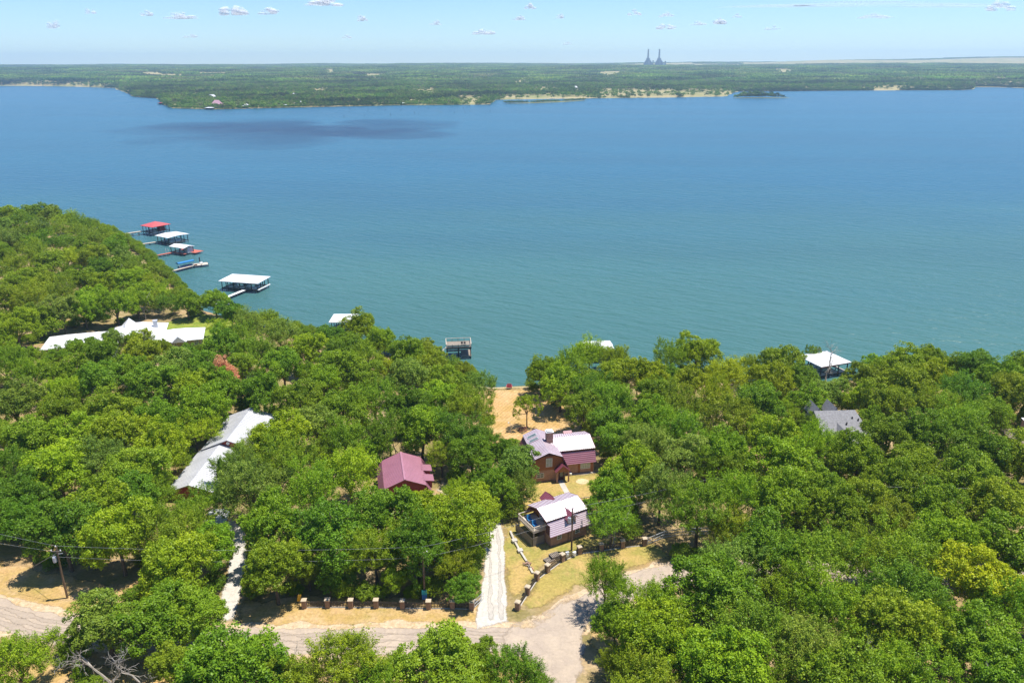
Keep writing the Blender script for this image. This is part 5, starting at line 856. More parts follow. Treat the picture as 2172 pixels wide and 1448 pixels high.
for yc in (8.2, 6.45):
    a_ = 1.13/2.75; mk = lambda x, y, h: (-x, y, 6.46-x*a_+h)
    sk = MB().slab([mk(.45,yc-.5,.14),mk(.45,yc+.5,.14),mk(2.25,yc+.5,.14),mk(2.25,yc-.5,.14)], .1).build('skylight', M['greymetal'], mh)
    MB().slab([mk(.55,yc-.4,.165),mk(.55,yc+.4,.165),mk(2.15,yc+.4,.165),mk(2.15,yc-.4,.165)], .02).build('pane', M['glass'], sk)
# left cross gable and its roof
MB().prism([(1.6,2.6),(4.6,2.6),(4.6,4.2),(3.1,5.2),(1.6,4.2)], 'x', -4.5, -2.0).build('side_dormer', M['wood'], mh)
roof_slope('dormer_roof', [(-4.8,3.1,5.36),(-1.6,3.1,5.36),(-1.6,1.3,4.2),(-4.8,1.3,4.2)], M['pale_roof'], mh, .08, 6)
roof_slope('dormer_roof', [(-4.8,3.1,5.36),(-1.6,3.1,5.36),(-1.6,4.9,4.2),(-4.8,4.9,4.2)], M['pale_roof'], mh, .08, 6)
window(mh, (.12,-.03,4.25), 1.1, 1.7, panes=(2,2), pane=M['palepane'])
window(mh, (-1.6,0,1.6), 1.3, .9, panes=(2,2))
window(mh, (8.05,RY0,1.55), 1.8, 1.0, panes=(5,3), pane=M['palepane'])
for xx_ in (6.72, 9.38): MB().box(xx_-.22,xx_+.22,RY0-.05,RY0-.004,.2,2.45).build('shutter', M['wood'], mh)
# entry porch
pr = MB().prism([(1.25,2.55),(3.95,2.55),(2.6,3.75)], 'y', -1.25, -.6).build('porch_gable', M['wood'], mh)
for sx in (-1,1): roof_slope('porch_roof', [(2.6,-1.4,3.92),(2.6,1.4,3.92),(2.6+sx*1.5,1.4,2.58),(2.6+sx*1.5,-1.4,2.58)], M['purple'], mh, .08, 8)
for xx_ in (1.45,3.75): MB().box(xx_-.12,xx_+.12,-1.2,-.96,0,2.55).build('porch_post', M['brick'], mh)
dr = MB().box(2.1,3.1,-.07,-.035,.05,2.15).build('door', M['wood_dark'], mh)
MB().box(2.3,2.9,-.085,-.072,.9,1.9).build('pane', M['glass'], dr)
MB().box(3.22,3.36,-.07,-.035,.05,2.15).build('sidelight', M['glass'], mh)
MB().box(.9,4.4,-2.1,-.04,-.1,.08).build('porch_slab', M['concrete'], mh)
MB().box(4.45,9.9,.9,1.93,-.1,.04).build('walkway_slab', M['concrete'], mh)
tag(MB().lathe([(.25,0),(.3,.5),(.22,.55)],10).build('planter', M['whitepaint'], None, (6.9+4.9*math.cos(.21)-1.5*math.sin(.21), 133.4+4.9*math.sin(.21)+1.5*math.cos(.21), gz+.05)), 'small white planter by the front brick wall', 'planter')

# small house with balcony
sh_ = thing('small_house', 'small brick house with white metal gambrel roof, dormer and side balcony', 'house', (6.24,110,-.05), .52)
HX, HY = 7.1, 7.0
MB().box(0,HX,0,HY,0,2.5).build('brick_wall', M['brick'], sh_)
MB().prism([(-.02,2.5),(HY+.02,2.5),(6.2,4.5),(3.5,5.36),(.8,4.5)], 'x', .9, HX-.02).build('gable_siding', M['wood'], sh_)
fr = roof_slope('front_roof', [(-.6,3.5,5.62),(7.6,3.5,5.62),(7.6,.5,4.66),(-.6,.5,4.66)], M['pale_roof'], sh_, .1, 18)
roof_slope('rear_roof', [(-.6,3.5,5.62),(7.6,3.5,5.62),(7.6,6.5,4.66),(-.6,6.5,4.66)], M['pale_roof'], sh_, .1, 18)
MB().box(-.5,7.5,.56,.68,4.3,4.56).build('fascia', M['wood_dark'], sh_)
courses('lower_roof', [(-.5,.74,4.36),(7.5,.74,4.36),(7.5,-.62,2.3),(-.5,-.62,2.3)], 8, M['pale_roof'], sh_, .06, M['pale_lip'], .30)
courses('lower_roof', [(-.5,6.26,4.36),(7.5,6.26,4.36),(7.5,7.6,2.3),(-.5,7.6,2.3)], 9, M['purple'], sh_)
MB().box(-.54,-.5,-.5,.62,2.5,4.3).box(-.5,.9,-.35,-.2,2.5,2.7).build('roof_edge', M['wood_dark'], sh_)
MB().prism([(3.25,3.3),(4.85,3.3),(4.85,4.25),(4.05,4.95),(3.25,4.25)], 'y', -.02, 2.4).build('dormer', M['wood'], sh_)
for sx in (-1,1): roof_slope('dormer_roof', [(4.05,-.3,5.16),(4.05,2.6,5.16),(4.05+sx*1.1,2.6,4.2),(4.05+sx*1.1,-.3,4.2)], M['purple'], sh_, .07, 8)
window(sh_, (4.05,-.02,3.85), .9, .75, panes=(2,1))
MB().prism([(2.9,3.3),(4.7,3.3),(4.7,4.4),(3.8,5.1),(2.9,4.4)], 'y', 5.0, 7.6).build('dormer', M['wood'], sh_)
for sx in (-1,1): roof_slope('dormer_roof', [(3.8,5.0,5.3),(3.8,7.8,5.3),(3.8+sx*1.2,7.8,4.3),(3.8+sx*1.2,5.0,4.3)], M['purple'], sh_, .07, 7)
window(sh_, (1.65,0,1.4), .75, .75, panes=(1,2)); window(sh_, (5.25,0,1.4), .75, .75, panes=(1,2))
MB().box(3.4,3.46,-.05,-.004,0,2.4).build('downpipe', M['dark'], sh_)
window(sh_, (.9,4.3,3.5), .9, 1.5, ax='y', panes=(1,1))
bd = MB().box(-2.35,.85,1.6,6.6,2.36,2.56).build('balcony_deck', M['palewood'], sh_)
rail = MB()
for q in (((-2.3,1.65,3.45),(-2.3,6.55,3.45)),((-2.3,1.65,3.45),(-.02,1.65,3.45)),((-2.3,6.55,3.45),(-.02,6.55,3.45)),((-2.3,1.65,2.7),(-2.3,6.55,2.7)),((-2.3,1.65,2.7),(-.02,1.65,2.7))): rail.beam(*q,.12,.1)
rail.build('balcony_rail', M['palewood'], sh_)
bme = MB().box(-.05,.05,-.05,.05,2.56,3.42).mesh('baluster', M['palewood'])
for i in range(17): link('baluster', bme, sh_, (-2.3,1.7+i*.3,0))
for i in range(8): link('baluster', bme, sh_, (-2.0+i*.26,1.65,0))
for x, y in ((-2.25,1.7),(-2.25,6.5)): MB().box(x-.09,x+.09,y-.09,y+.09,-.1,2.4).build('balcony_post', M['greywood'], sh_)
for q, (x, y) in enumerate(((-1.2,3.0),(-1.1,4.8))):
    c_ = thing('deck_chair', ('blue deck chair nearer the road on the balcony','blue deck chair farther back on the balcony')[q], 'chair', (6.24+x*math.cos(.52)-y*math.sin(.52),110+x*math.sin(.52)+y*math.cos(.52),2.51), .52, 'deck chairs on the balcony')
    MB().box(-.35,.35,-.35,.35,.3,.4).build('seat', M['bluecanvas'], c_); MB().slab([(-.35,.3,.4),(.35,.3,.4),(.35,.5,1.1),(-.35,.5,1.1)],.06).build('backrest', M['bluecanvas'], c_)
    for lx in (-.3,.3):
        for ly in (-.3,.3): MB().box(lx-.03,lx+.03,ly-.03,ly+.03,0,.3).build('leg', M['dark'], c_)
en = thing('privacy_fence', 'dark wooden privacy fence enclosing the space under the balcony', 'fence', (6.24,110,-.05), .52)
pm_ = MB().box(-.11,.11,-.02,.02,0,1.65).mesh('board', M['greywood']); pm2 = MB().box(-.02,.02,-.11,.11,0,1.65).mesh('board', M['greywood'])
for i in range(9): link('board', pm_, en, (-2.45+i*.25+.1,1.5,0))
for i in range(22): link('board', pm2, en, (-2.6,1.65+i*.25,0))
for z in (.4,1.4): MB().box(-2.58,-2.54,1.5,7.0,z,z+.09).build('rail', M['greywood'], en)

# rose-roofed barn
br_ = thing('barn', 'red barn under a rose metal gambrel roof among the trees', 'barn', (-19.4,124.4,-.6), .2)
MB().box(-4.2,4.2,0,10,0,2.4).build('wall', M['redwall'], br_)
MB().prism([(-4.2,2.4),(4.2,2.4),(3.4,3.6),(0,5.0),(-3.4,3.6)], 'y', .02, 9.9).build('gable', M['redwall'], br_)
for sx in (-1,1):
    roof_slope('upper_roof', [(0,-.4,5.2),(0,10.4,5.2),(sx*3.75,10.4,3.66),(sx*3.75,-.4,3.66)], M['pinkroof'], br_, .1, 24)
    roof_slope('lower_roof', [(sx*3.75,-.4,3.64),(sx*3.75,10.4,3.64),(sx*4.75,10.4,2.1),(sx*4.75,-.4,2.1)], M['pinkroof'], br_, .1, 24)
MB().beam((0,-.4,5.24),(0,10.4,5.24),.35,.1).build('ridge_cap', M['pinkroof'], br_)
for yy_ in (6.2,2.4):
    MB().box(3.6,5.0,yy_-1.0,yy_+1.0,2.0,3.5).build('dormer', M['redwall'], br_)
    roof_slope('dormer_roof', [(2.6,yy_-1.2,3.9),(2.6,yy_+1.2,3.9),(5.4,yy_+1.2,3.45),(5.4,yy_-1.2,3.45)], M['pinkroof'], br_, .08, 8)
    window(br_, (5.0,yy_,2.75), 1.0, .8, ax='y', out=1)
tag(sheet('barn_yard', [(-14.6,134),(-10.8,133),(-10.6,128),(-14,128)], .058, M['sand'], 1, .2, seed=21), kind='structure')

# long white-roofed house: two roofs in line
lg = thing('long_house', 'long red house with two white metal roofs in line and round gable vents', 'house', (-56.8,140,-.1))
MB().prism([(-4.9,0),(4.9,0),(4.9,2.55),(0,4.4),(-4.9,2.55)], 'y', .4, 15.2).build('wall', M['redwall'], lg)
for sx in (-1,1): roof_slope('rear_roof', [(0,0,4.62),(0,15.8,4.62),(sx*5.4,15.8,2.5),(sx*5.4,0,2.5)], M['dullwhite'], lg, .12, 26)
MB().prism([(-5.6,0),(2.4,0),(2.4,2.0),(-1.6,3.4),(-5.6,2.0)], 'y', -15.2, .2).build('wall', M['redwall'], lg)
for sx in (-1,1): roof_slope('front_roof', [(-1.6,-15.8,3.62),(-1.6,.38,3.62),(-1.6+sx*4.5,.38,1.95),(-1.6+sx*4.5,-15.8,1.95)], M['dullwhite'], lg, .12, 26)
for (x, y, z) in ((0,.4,3.75),(-1.6,-15.2,2.75)):
    v = MB(); v.add([(x+.34*math.cos(a), y-.06, z+.34*math.sin(a)) for a in np.linspace(0,6.283,17)[:-1]]+[(x+.34*math.cos(a), y-.004, z+.34*math.sin(a)) for a in np.linspace(0,6.283,17)[:-1]], [tuple(range(16))]+[(i,(i+1)%16,16+(i+1)%16,16+i) for i in range(16)])
    v.build('round_vent', M['whitepaint'], lg)
for q in ((-.0,.0),):
    roof_slope('porch_roof', [(5.2,-3.5,2.4),(5.2,1.5,2.4),(9.2,1.5,2.0),(9.2,-3.5,2.0)], M['white'], lg, .1, 8)
for x, y in ((9,-3.3),(9,1.3)): MB().box(x-.08,x+.08,y-.08,y+.08,0,2.0).build('porch_post', M['whitepaint'], lg)

def hip(mb, x0, x1, y0, y1, ze, zr, hipl=1, hipr=1):
    yc = (y0+y1)/2; k = (y1-y0)/2; a = x0+min(k,(x1-x0)/2-.02)*hipl; b = x1-min(k,(x1-x0)/2-.02)*hipr
    q = [(x0,y0,ze),(x1,y0,ze),(x1,y1,ze),(x0,y1,ze),(a,yc,zr),(b,yc,zr)]
    lo = [(x0,y0,ze-.18),(x1,y0,ze-.18),(x1,y1,ze-.18),(x0,y1,ze-.18)]
    mb.add(q+lo, [(0,1,5,4),(2,3,4,5),(3,0,4),(1,2,5),(9,8,7,6),(0,6,7,1),(1,7,8,2),(2,8,9,3),(3,9,6,0)]); return mb

# sprawling white house
ws = thing('sprawling_house', 'sprawling tan house with a complex bright white metal roof', 'house', (-113,216,-2.4), .30)
MB().box(-20,-3,-5,5,0,2.6).build('wall', M['tanwall'], ws); MB().box(-3.0,9,-2.5,8,0,2.6).build('wall', M['tanwall'], ws); MB().box(9.004,21,-9,-.5,0,2.6).build('wall', M['tanwall'], ws)
hip(MB(),-21,-1,-6,6,2.6,4.6).build('west_roof', M['white'], ws); hip(MB(),-4,11,-3.6,9,2.75,5.6).build('main_roof', M['white'], ws); hip(MB(),8,22,-10,1,2.7,4.8).build('east_roof', M['white'], ws)
MB().prism([(-2.4,2.7),(2.4,2.7),(0,5.0)], 'y', 2.5, 10.2).build('gable_roof', M['white'], ws)
MB().prism([(3.6,2.7),(8.8,2.7),(6.2,4.9)], 'y', -6, 4).build('gable_roof', M['white'], ws)
MB().prism([(13.5,2.65),(17.5,2.65),(15.5,4.4)], 'y', -11.2, -5).build('gable_roof', M['white'], ws)
cm_ = MB().box(7.8,8.9,1,2.1,3,6.0).build('chimney', M['greymetal'], ws); MB().box(7.7,9.0,.9,2.2,6.0,6.12).build('chimney_cap', M['greymetal'], cm_)
for x in (11,14,17,20): window(ws, (x,-9,1.5), 1.2, 1.2)
for x in (-17,-12,-7): window(ws, (x,-5,1.5), 1.4, 1.2)

# grey shingled house
gh = thing('shingled_house', 'house with a steep grey shingle roof and small gables', 'house', (64.5,147,-2.7), .05)
MB().box(0,9.2,.6,8.5,0,4.2).build('wall', M['tanwall'], gh)
hip(MB(),-.5,10.6,-2.6,11.6,3.6,7.9,0.05,.35).build('roof', M['greyroof'], gh)
MB().prism([(2.2,4.0),(5.4,4.0),(3.8,6.3)], 'y', -2.9, 3).build('front_gable', M['greyroof'], gh)
for xx_ in (1.2,5.0): MB().prism([(xx_-1.2,6.0),(xx_+1.2,6.0),(xx_,8.15)], 'y', 5.2, 10).build('rear_gable', M['greyroof'], gh)
for x, y, z in ((5.7,1.4,6.4),(7.4,2.7,7.0),(8.5,2.2,6.8)): MB().lathe([(.14,z-.7),(.14,z),(.2,z+.02),(.05,z+.2)],8,(x,y)).build('roof_vent', M['dark'], gh)
window(gh, (7.5,.6,2.2), 1.4, 1.2)
# tan-roofed house at the right edge
th_ = thing('tan_house', 'tan shingle-roofed house with brick chimney at the right edge', 'house', (105.5,142,-2.2), -.15)
MB().box(-1.5,9,-1,8,0,3.2).build('wall', M['tanwall'], th_); hip(MB(),-2.6,10,-2.2,9.2,3.2,5.8,.6,.6).build('roof', M['tanroof'], th_)
c_ = MB().box(-.6,1.1,4.2,5.3,4,7.4).build('chimney', M['brick'], th_); MB().box(-.75,1.25,4.05,5.45,7.4,7.52).build('chimney_cap', M['whitepaint'], c_); MB().lathe([(.2,7.52),(.2,7.9)],8,(.25,4.75)).build('flue', M['dark'], c_)
window(th_, (3,-1,1.6), 1.4, 1.2)
# white-roofed house hidden in the trees
wh = thing('hidden_house', 'white metal-roofed house mostly hidden by trees right of the wooden house', 'house', (40.6,139,-1.6), .25)
MB().box(-3.6,3.6,-4,4,0,2.6).build('wall', M['tanwall'], wh); hip(MB(),-4.2,4.2,-4.6,4.6,2.6,4.2,.6,.6).build('roof', M['white'], wh); window(wh, (0,-4,1.5), 1.4, 1.1)
# pale carport by the west driveway
cp = thing('carport', 'small pale-roofed carport among trees by the west driveway', 'carport', (-50.2,115.4,0), .1)
roof_slope('roof', [(-1.8,2.2,2.7),(1.8,2.2,2.7),(1.8,-2.2,2.4),(-1.8,-2.2,2.4)], M['white'], cp, .1, 8)
for x in (-1.6,1.6):
    for y in (-2,2): MB().box(x-.06,x+.06,y-.06,y+.06,-.1,2.4).build('post', M['greymetal'], cp)
# red-roofed cottage deep in the left woods
rc = thing('red_cottage', 'red-roofed cottage just showing deep in the left woods', 'cottage', (-216,345,-2), .3)
MB().box(-4,4,-3,3,0,3).build('wall', M['tanwall'], rc); hip(MB(),-4.8,4.8,-3.8,3.8,3,5.2).build('roof', M['redroof'], rc); window(rc, (0,-3,1.6), 1.2, 1.1)

# ------------------------------------------------------------------ boathouses, docks, boats
def hull(parent, L, m):
    mb = MB(); S = []
    for t in np.linspace(0,1,7):
        wd = L*.17*(1-.9*max(0,(t-.45)/.55)**2); S.append([(-L/2+L*t, q*wd, z) for q, z in ((-1,.75+.2*t),(-.75,.12),(0,-.12),(.75,.12),(1,.75+.2*t))])
    for s_ in S: mb.v += s_
    for i in range(6):
        for j in range(4): mb.f.append((i*5+j, i*5+j+1, (i+1)*5+j+1, (i+1)*5+j))
    mb.f.append((0,1,2,3,4)); mb.build('hull', m, parent)
    dk = MB().box(-L*.42,L*.2,-L*.13,L*.13,.5,.58).build('deck', M['whitepaint'], parent)
    MB().slab([(L*.02,-L*.12,.6),(L*.02,L*.12,.6),(-L*.06,L*.11,1.1),(-L*.06,-L*.11,1.1)],.03).build('windscreen', M['glass'], parent)
def boat(label, x, y, z, rz, L=5.5, m=None):
    b_ = thing('motor_boat', label, 'boat', (x,y,z), rz, 'boats at the docks'); hull(b_, L, m or M['whitepaint']); return b_
def pier(label, a, b, wd, z, m, n=5):
    a = Vector((*a,0)); b = Vector((*b,0)); L = (b-a).length; rz = math.atan2(b.y-a.y, b.x-a.x)
    t = thing('pier', label, 'pier', (a.x,a.y,0), rz, 'piers out to the boathouses')
    MB().box(0,L,-wd/2,wd/2,z-.12,z).build('deck', m, t)
    st = MB().box(0,L,-wd/2-.05,-wd/2-.004,z-.3,z-.02).box(0,L,wd/2+.004,wd/2+.05,z-.3,z-.02).build('stringer', M['dark'], t)
    pl = MB().tube([(0,0,-7),(0,0,z-.12)],.11,6).mesh('pile', M['dark'])
    for i in range(n):
        for s_ in (-1,1): link('pile', pl, t, (L*(i+.3)/n, s_*(wd/2-.1), 0))
    return t
def boathouse(label, ox, oy, rz, Lx, Ly, zd, ze, zr, roofm, deckm, style='gable', nx=4, ny=3, over=.6, deck=True):
    t = thing('boathouse', label, 'boathouse', (ox,oy,0), rz, 'boathouses along the shore')
    mb = MB()
    if style == 'hip': hip(mb,-over,Lx+over,-over,Ly+over,ze+.2,zr)
    elif style == 'gable':
        yc = Ly/2; mb.slab([(-over,yc,zr),(Lx+over,yc,zr),(Lx+over,-over,ze+.1),(-over,-over,ze+.1)],.12); mb.slab([(-over,yc,zr),(Lx+over,yc,zr),(Lx+over,Ly+over,ze+.1),(-over,Ly+over,ze+.1)],.12)
    else: mb.slab([(-over,Ly+over,zr),(Lx+over,Ly+over,zr),(Lx+over,-over,ze+.1),(-over,-over,ze+.1)],.16)
    rf_ = mb.build('roof', roofm, t)
    po = MB().box(-.11,.11,-.11,.11,zd,ze).mesh('post', M['dark']); pl = MB().tube([(0,0,-7.5),(0,0,zd-.14)],.13,6).mesh('pile', M['dark'])
    for i in range(nx):
        for j in range(ny):
            if 0 < i < nx-1 and 0 < j < ny-1: continue
            x, y = .15+(Lx-.3)*i/(nx-1), .15+(Ly-.3)*j/(ny-1); link('post', po, t, (x,y,0)); link('pile', pl, t, (x,y,0))
    if deck:   # walkways round the open slips
        for q in ((0,Lx,0,1.3),(0,Lx,Ly-1.3,Ly),(0,1.2,1.304,Ly-1.304),(Lx-1.2,Lx,1.304,Ly-1.304),(Lx/2-.6,Lx/2+.6,1.304,Ly-1.304)): MB().box(*q,zd-.14,zd).build('deck_walk', deckm, t)
        MB().box(-.06,Lx+.06,-.09,-.004,zd-.4,zd-.02).box(-.06,Lx+.06,Ly+.004,Ly+.09,zd-.4,zd-.02).build('fascia_beam', M['dark'], t)
        MB().box(.3,Lx-.3,Ly*.3,Ly*.3+.12,ze-.3,ze-.1).box(.3,Lx-.3,Ly*.7,Ly*.7+.12,ze-.3,ze-.1).build('lift_beam', M['dark'], t)
    return t
def loc2(o, x, y):
    a = o.rotation_euler.z; return o.location.x+x*math.cos(a)-y*math.sin(a), o.location.y+x*math.sin(a)+y*math.cos(a)
def boats_in(t, L, n, Ly, Lx, names, z=-4.3):
    for i in range(n):
        x, y = loc2(t, Lx*(i+.5)/n, Ly*.5); boat(names[i], x, y, z, t.rotation_euler.z+math.pi/2, min(L,Ly*.72))
b1 = boathouse('red hip-roofed boathouse on tall dark posts, farthest along the shore', -183.6,385.6, -.57, 8.3, 9.4, -3.3, -.7, 1.2, M['redroof'], M['palewood'], 'hip', 4, 4)
sd1 = MB().box(5.6,8.2,4.2,7.0,-3.3,-.75).build('shed', M['redwall'], b1); MB().box(5.55,5.6,4.2,7.0,-3.3,-.75).build('door', M['whitepaint'], sd1)
xb = MB()
for i in range(3): xb.beam((8.3*i/3+.15,.15,-5.2),(8.3*(i+1)/3-.1,.15,-3.5),.12); xb.beam((8.15,9.4*i/3+.15,-5.2),(8.15,9.4*(i+1)/3-.1,-3.5),.12)
xb.build('cross_brace', M['dark'], b1)
boats_in(b1, 6, 2, 9.4, 5.6, ['white boat in the left slip of the red-roofed boathouse','white boat in the right slip of the red-roofed boathouse'], -3.9)
p1 = pier('cross-braced pale pier leading to the red-roofed boathouse', (-196,372), (-183.5,385.3), 1.5, -3.2, M['palewood'], 6)
xb = MB()
for i in range(5): xb.beam((18*i/5+.5,-.7,-5),(18*(i+1)/5+.2,-.7,-3.4),.1)
xb.build('cross_brace', M['greywood'], p1)
b2 = boathouse('white-roofed boathouse second from the far end of the row', -167.4,364.5, -.60, 9.2, 10.2, -4.0, -1.25, -.75, M['white'], M['greywood'], 'gable', 4, 4)
boats_in(b2, 6, 2, 10.2, 9.2, ['white boat in the left slip of the second boathouse','white boat in the right slip of the second boathouse'])
pier('pale pier leading to the second, white-roofed boathouse', (-178,353.6), (-166.6,364.6), 1.3, -4, M['palewood'], 6)
b3 = boathouse('small white-roofed boathouse on a red-stained deck', -152.2,342.8, -.50, 8.8, 5.2, -4.0, -1.6, -.9, M['white'], M['pinkdeck'], 'gable', 4, 2, .4, False)
MB().box(-.3,9.2,-.6,.9,-4.15,-4).build('deck_walk', M['pinkdeck'], b3); MB().box(-.3,1.0,.904,8.2,-4.15,-4).build('deck_walk', M['pinkdeck'], b3); MB().box(1.004,11.5,6.4,8.2,-4.15,-4).build('deck_walk', M['pinkdeck'], b3); MB().box(7.6,11.5,3.4,6.396,-4.15,-4).build('deck_walk', M['pinkdeck'], b3)
MB().box(6.3,8.6,2.0,5.0,-4.1,-1.7).build('shed', M['greymetal'], b3)
MB().box(1.2,6.0,5.9,6.3,-4,-3.0).build('bench_rail', M['pinkdeck'], b3)
MB().beam((-2.2,-.9,-5),(-2.2,-.9,-2.6),.18).beam((-.6,-.9,-5),(-.6,-.9,-2.6),.18).build('gate_post', M['whitepaint'], b3)
pier('red-stained pier with low posts leading to the small boathouse', (-162,328.4), (-151.4,340.9), 1.5, -3.98, M['pinkdeck'], 9)
boat('white boat under the small white-roofed boathouse', *loc2(b3,4.2,3.2), -4.4, b3.rotation_euler.z, 5)
# boat lift with blue canopy
bl = thing('boat_lift', 'boat lift under a bright blue canvas canopy beside the fourth pier', 'boat lift', (-136.2,312.0,0), .92)
MB().prism([(0,-1.9),(1.1,-1.6),(2.2,-1.9),(2.2,-2.2),(0,-2.2)], 'x', 0, 7.2).build('canopy', M['bluecanvas'], bl)
po = MB().box(-.06,.06,-.06,.06,-7,-2.2).mesh('post', M['greymetal'])
for x in (.5,6.7):
    for y in (.15,2.05): link('post', po, bl, (x,y,0))
boat('white and blue boat hanging in the blue-covered lift', *loc2(bl,3.6,1.1), -4.3, .92, 5.8, M['bluehull'])
pier('pale pier beside the blue boat lift', (-141,303), (-132.3,317.6), 1.2, -4, M['palewood'], 8)
pf = thing('swim_platform', 'pale wooden swim platform at the end of the fourth pier', 'platform', (-132.2,317.2,0), .5)
MB().box(0,5.8,-.6,3.4,-4.12,-4).build('deck', M['palewood'], pf)
pl = MB().tube([(0,0,-7.5),(0,0,-3.7)],.12,6).mesh('pile', M['dark'])
for x in (.2,2.9,5.6):
    for y in (-.5,3.3): link('pile', pl, pf, (x,y,0))
MB().box(2.6,3.0,2.2,2.6,-4,-1.3).build('mooring_post', M['dark'], pf); MB().box(.2,1.4,-.4,0,-4,-3.5).build('storage_box', M['brownpaint'], pf)
c_ = thing('deck_bench', 'white bench standing on the swim platform', 'bench', (-129.9,319.8,-4), .9); MB().box(-.7,.7,-.25,.25,.35,.45).build('seat', M['whitepaint'], c_); MB().box(-.7,.7,.25,.32,.46,.95).build('backrest', M['whitepaint'], c_); MB().box(-.6,-.5,-.2,.2,0,.35).build('leg', M['whitepaint'], c_); MB().box(.5,.6,-.2,.2,0,.35).build('leg', M['whitepaint'], c_)
# big boathouse
b5 = boathouse('big white flat-roofed boathouse nearest the shore trees', -108.6,282.9, -.245, 15.0, 8.0, -4.0, -1.35, -.9, M['white'], M['greywood'], 'shed', 7, 4, .7)
MB().box(15.06,15.5,-.2,8.2,-4.05,-3.75).build('edge_bumper', M['whitepaint'], b5)
boats_in(b5, 6, 3, 8, 15, ['white boat in the left slip of the big boathouse','white boat in the middle slip of the big boathouse','white boat in the right slip of the big boathouse'])
pier('white walkway to the big white-roofed boathouse', (-105.5,262), (-99.1,279.8), 1.5, -3.96, M['whitepaint'], 6)
# two-level dock
d6 = thing('two_level_dock', 'weathered two-level timber dock with railings standing in the water', 'dock', (-18.7,209.3,0), .1)
MB().box(0,7.1,0,5.4,-1.55,-1.4).build('upper_deck', M['greywood'], d6); MB().box(4.2,7.1,-.2,5.4,-4.15,-4).build('lower_deck', M['greywood'], d6); MB().box(0,4.196,4.2,5.4,-4.15,-4).build('lower_deck', M['greywood'], d6)
MB().box(-.06,7.16,-.1,-.004,-1.85,-1.42).box(-.06,7.16,5.404,5.5,-1.85,-1.42).build('fascia_beam', M['dark'], d6)
po = MB().box(-.12,.12,-.12,.12,-7.5,-1.56).mesh('post', M['dark'])
for x in (.2,3.5,6.9):
    for y in (.2,5.2): link('post', po, d6, (x,y,0))
rl_ = MB()
for q in (((0,0,-.45),(7.1,0,-.45)),((0,5.4,-.45),(7.1,5.4,-.45)),((0,0,-.45),(0,5.4,-.45)),((7.1,0,-.45),(7.1,5.4,-.45))): rl_.beam(*q,.16,.09)
rl_.build('railing', M['palewood'], d6)
po = MB().box(-.06,.06,-.06,.06,-1.4,-.5).mesh('rail_post', M['greywood'])
for x in (0.04,1.8,3.5,5.3,7.06):
    for y in (.04,5.36): link('rail_post', po, d6, (x,y,0))
MB().box(.2,6.6,.02,.08,-1.35,-.75).build('bench_panel', M['palewood'], d6)
st = MB()
for i in range(9): st.box(-.9,-.1,.3+.0,.9,-1.5-i*.3,-1.42-i*.3) if False else st.box(-.3-i*.28,-.02-i*.28,.2,1.1,-1.6-i*.28,-1.54-i*.28)
st.build('stair', M['palewood'], d6)
for q, (x, y) in enumerate(((4.6,1.6),(5.4,1.5))):
    c_ = thing('deck_chair', ('dark chair left on the two-level dock','dark chair right on the two-level dock')[q], 'chair', (*loc2(d6,x,y),-1.4), .4, 'chairs on the two-level dock')
    MB().box(-.3,.3,-.3,.3,.35,.43).build('seat', M['dark'], c_); MB().slab([(-.3,.25,.43),(.3,.25,.43),(.3,.42,1.0),(-.3,.42,1.0)],.05).build('backrest', M['dark'], c_)
    for lx in (-.26,.26):
        for ly in (-.26,.26): MB().box(lx-.03,lx+.03,ly-.03,ly+.03,0,.35).build('leg', M['dark'], c_)
b7 = boathouse('white-roofed boathouse peeking over the trees left of the two-level dock', -56.6,232.6, 0, 7.0, 6.6, -4, -1.2, -.8, M['white'], M['greywood'], 'shed', 4, 3)
b8 = boathouse('white hip-roofed boathouse with red trim on the right shore', 82.2,193.6, .36, 9.2, 8.4, -4.0, -1.4, .2, M['white'], M['palewood'], 'hip', 4, 3, .5)
MB().box(-.3,9.5,-.34,-.28,-1.65,-1.25).box(9.5,9.56,-.3,8.6,-1.65,-1.25).build('red_fascia', M['redwall'], b8)
boat('white boat in the boathouse on the right shore', *loc2(b8,4.6,4.2), -4.2, 1.9, 5.5)
b9 = boathouse('white-roofed boathouse glimpsed through the treetops right of the lawn', 21.2,206.6, .05, 7, 6.6, -4, -1.2, -.7, M['white'], M['greywood'], 'gable', 4, 3)
# small slip by the green lawn
pier('short white dock by the green lawn', (-104.5,262.5), (-99.8,265.5), 1.6, -4.2, M['whitepaint'], 3)
boat('blue-hulled boat at the short white dock', -99.4, 262.6, -4.9, .6, 5, M['bluehull'])
boat('blue boat moored under the willow by the lawn edge', -90, 250.5, -4.8, -.5, 6, M['bluehull'])

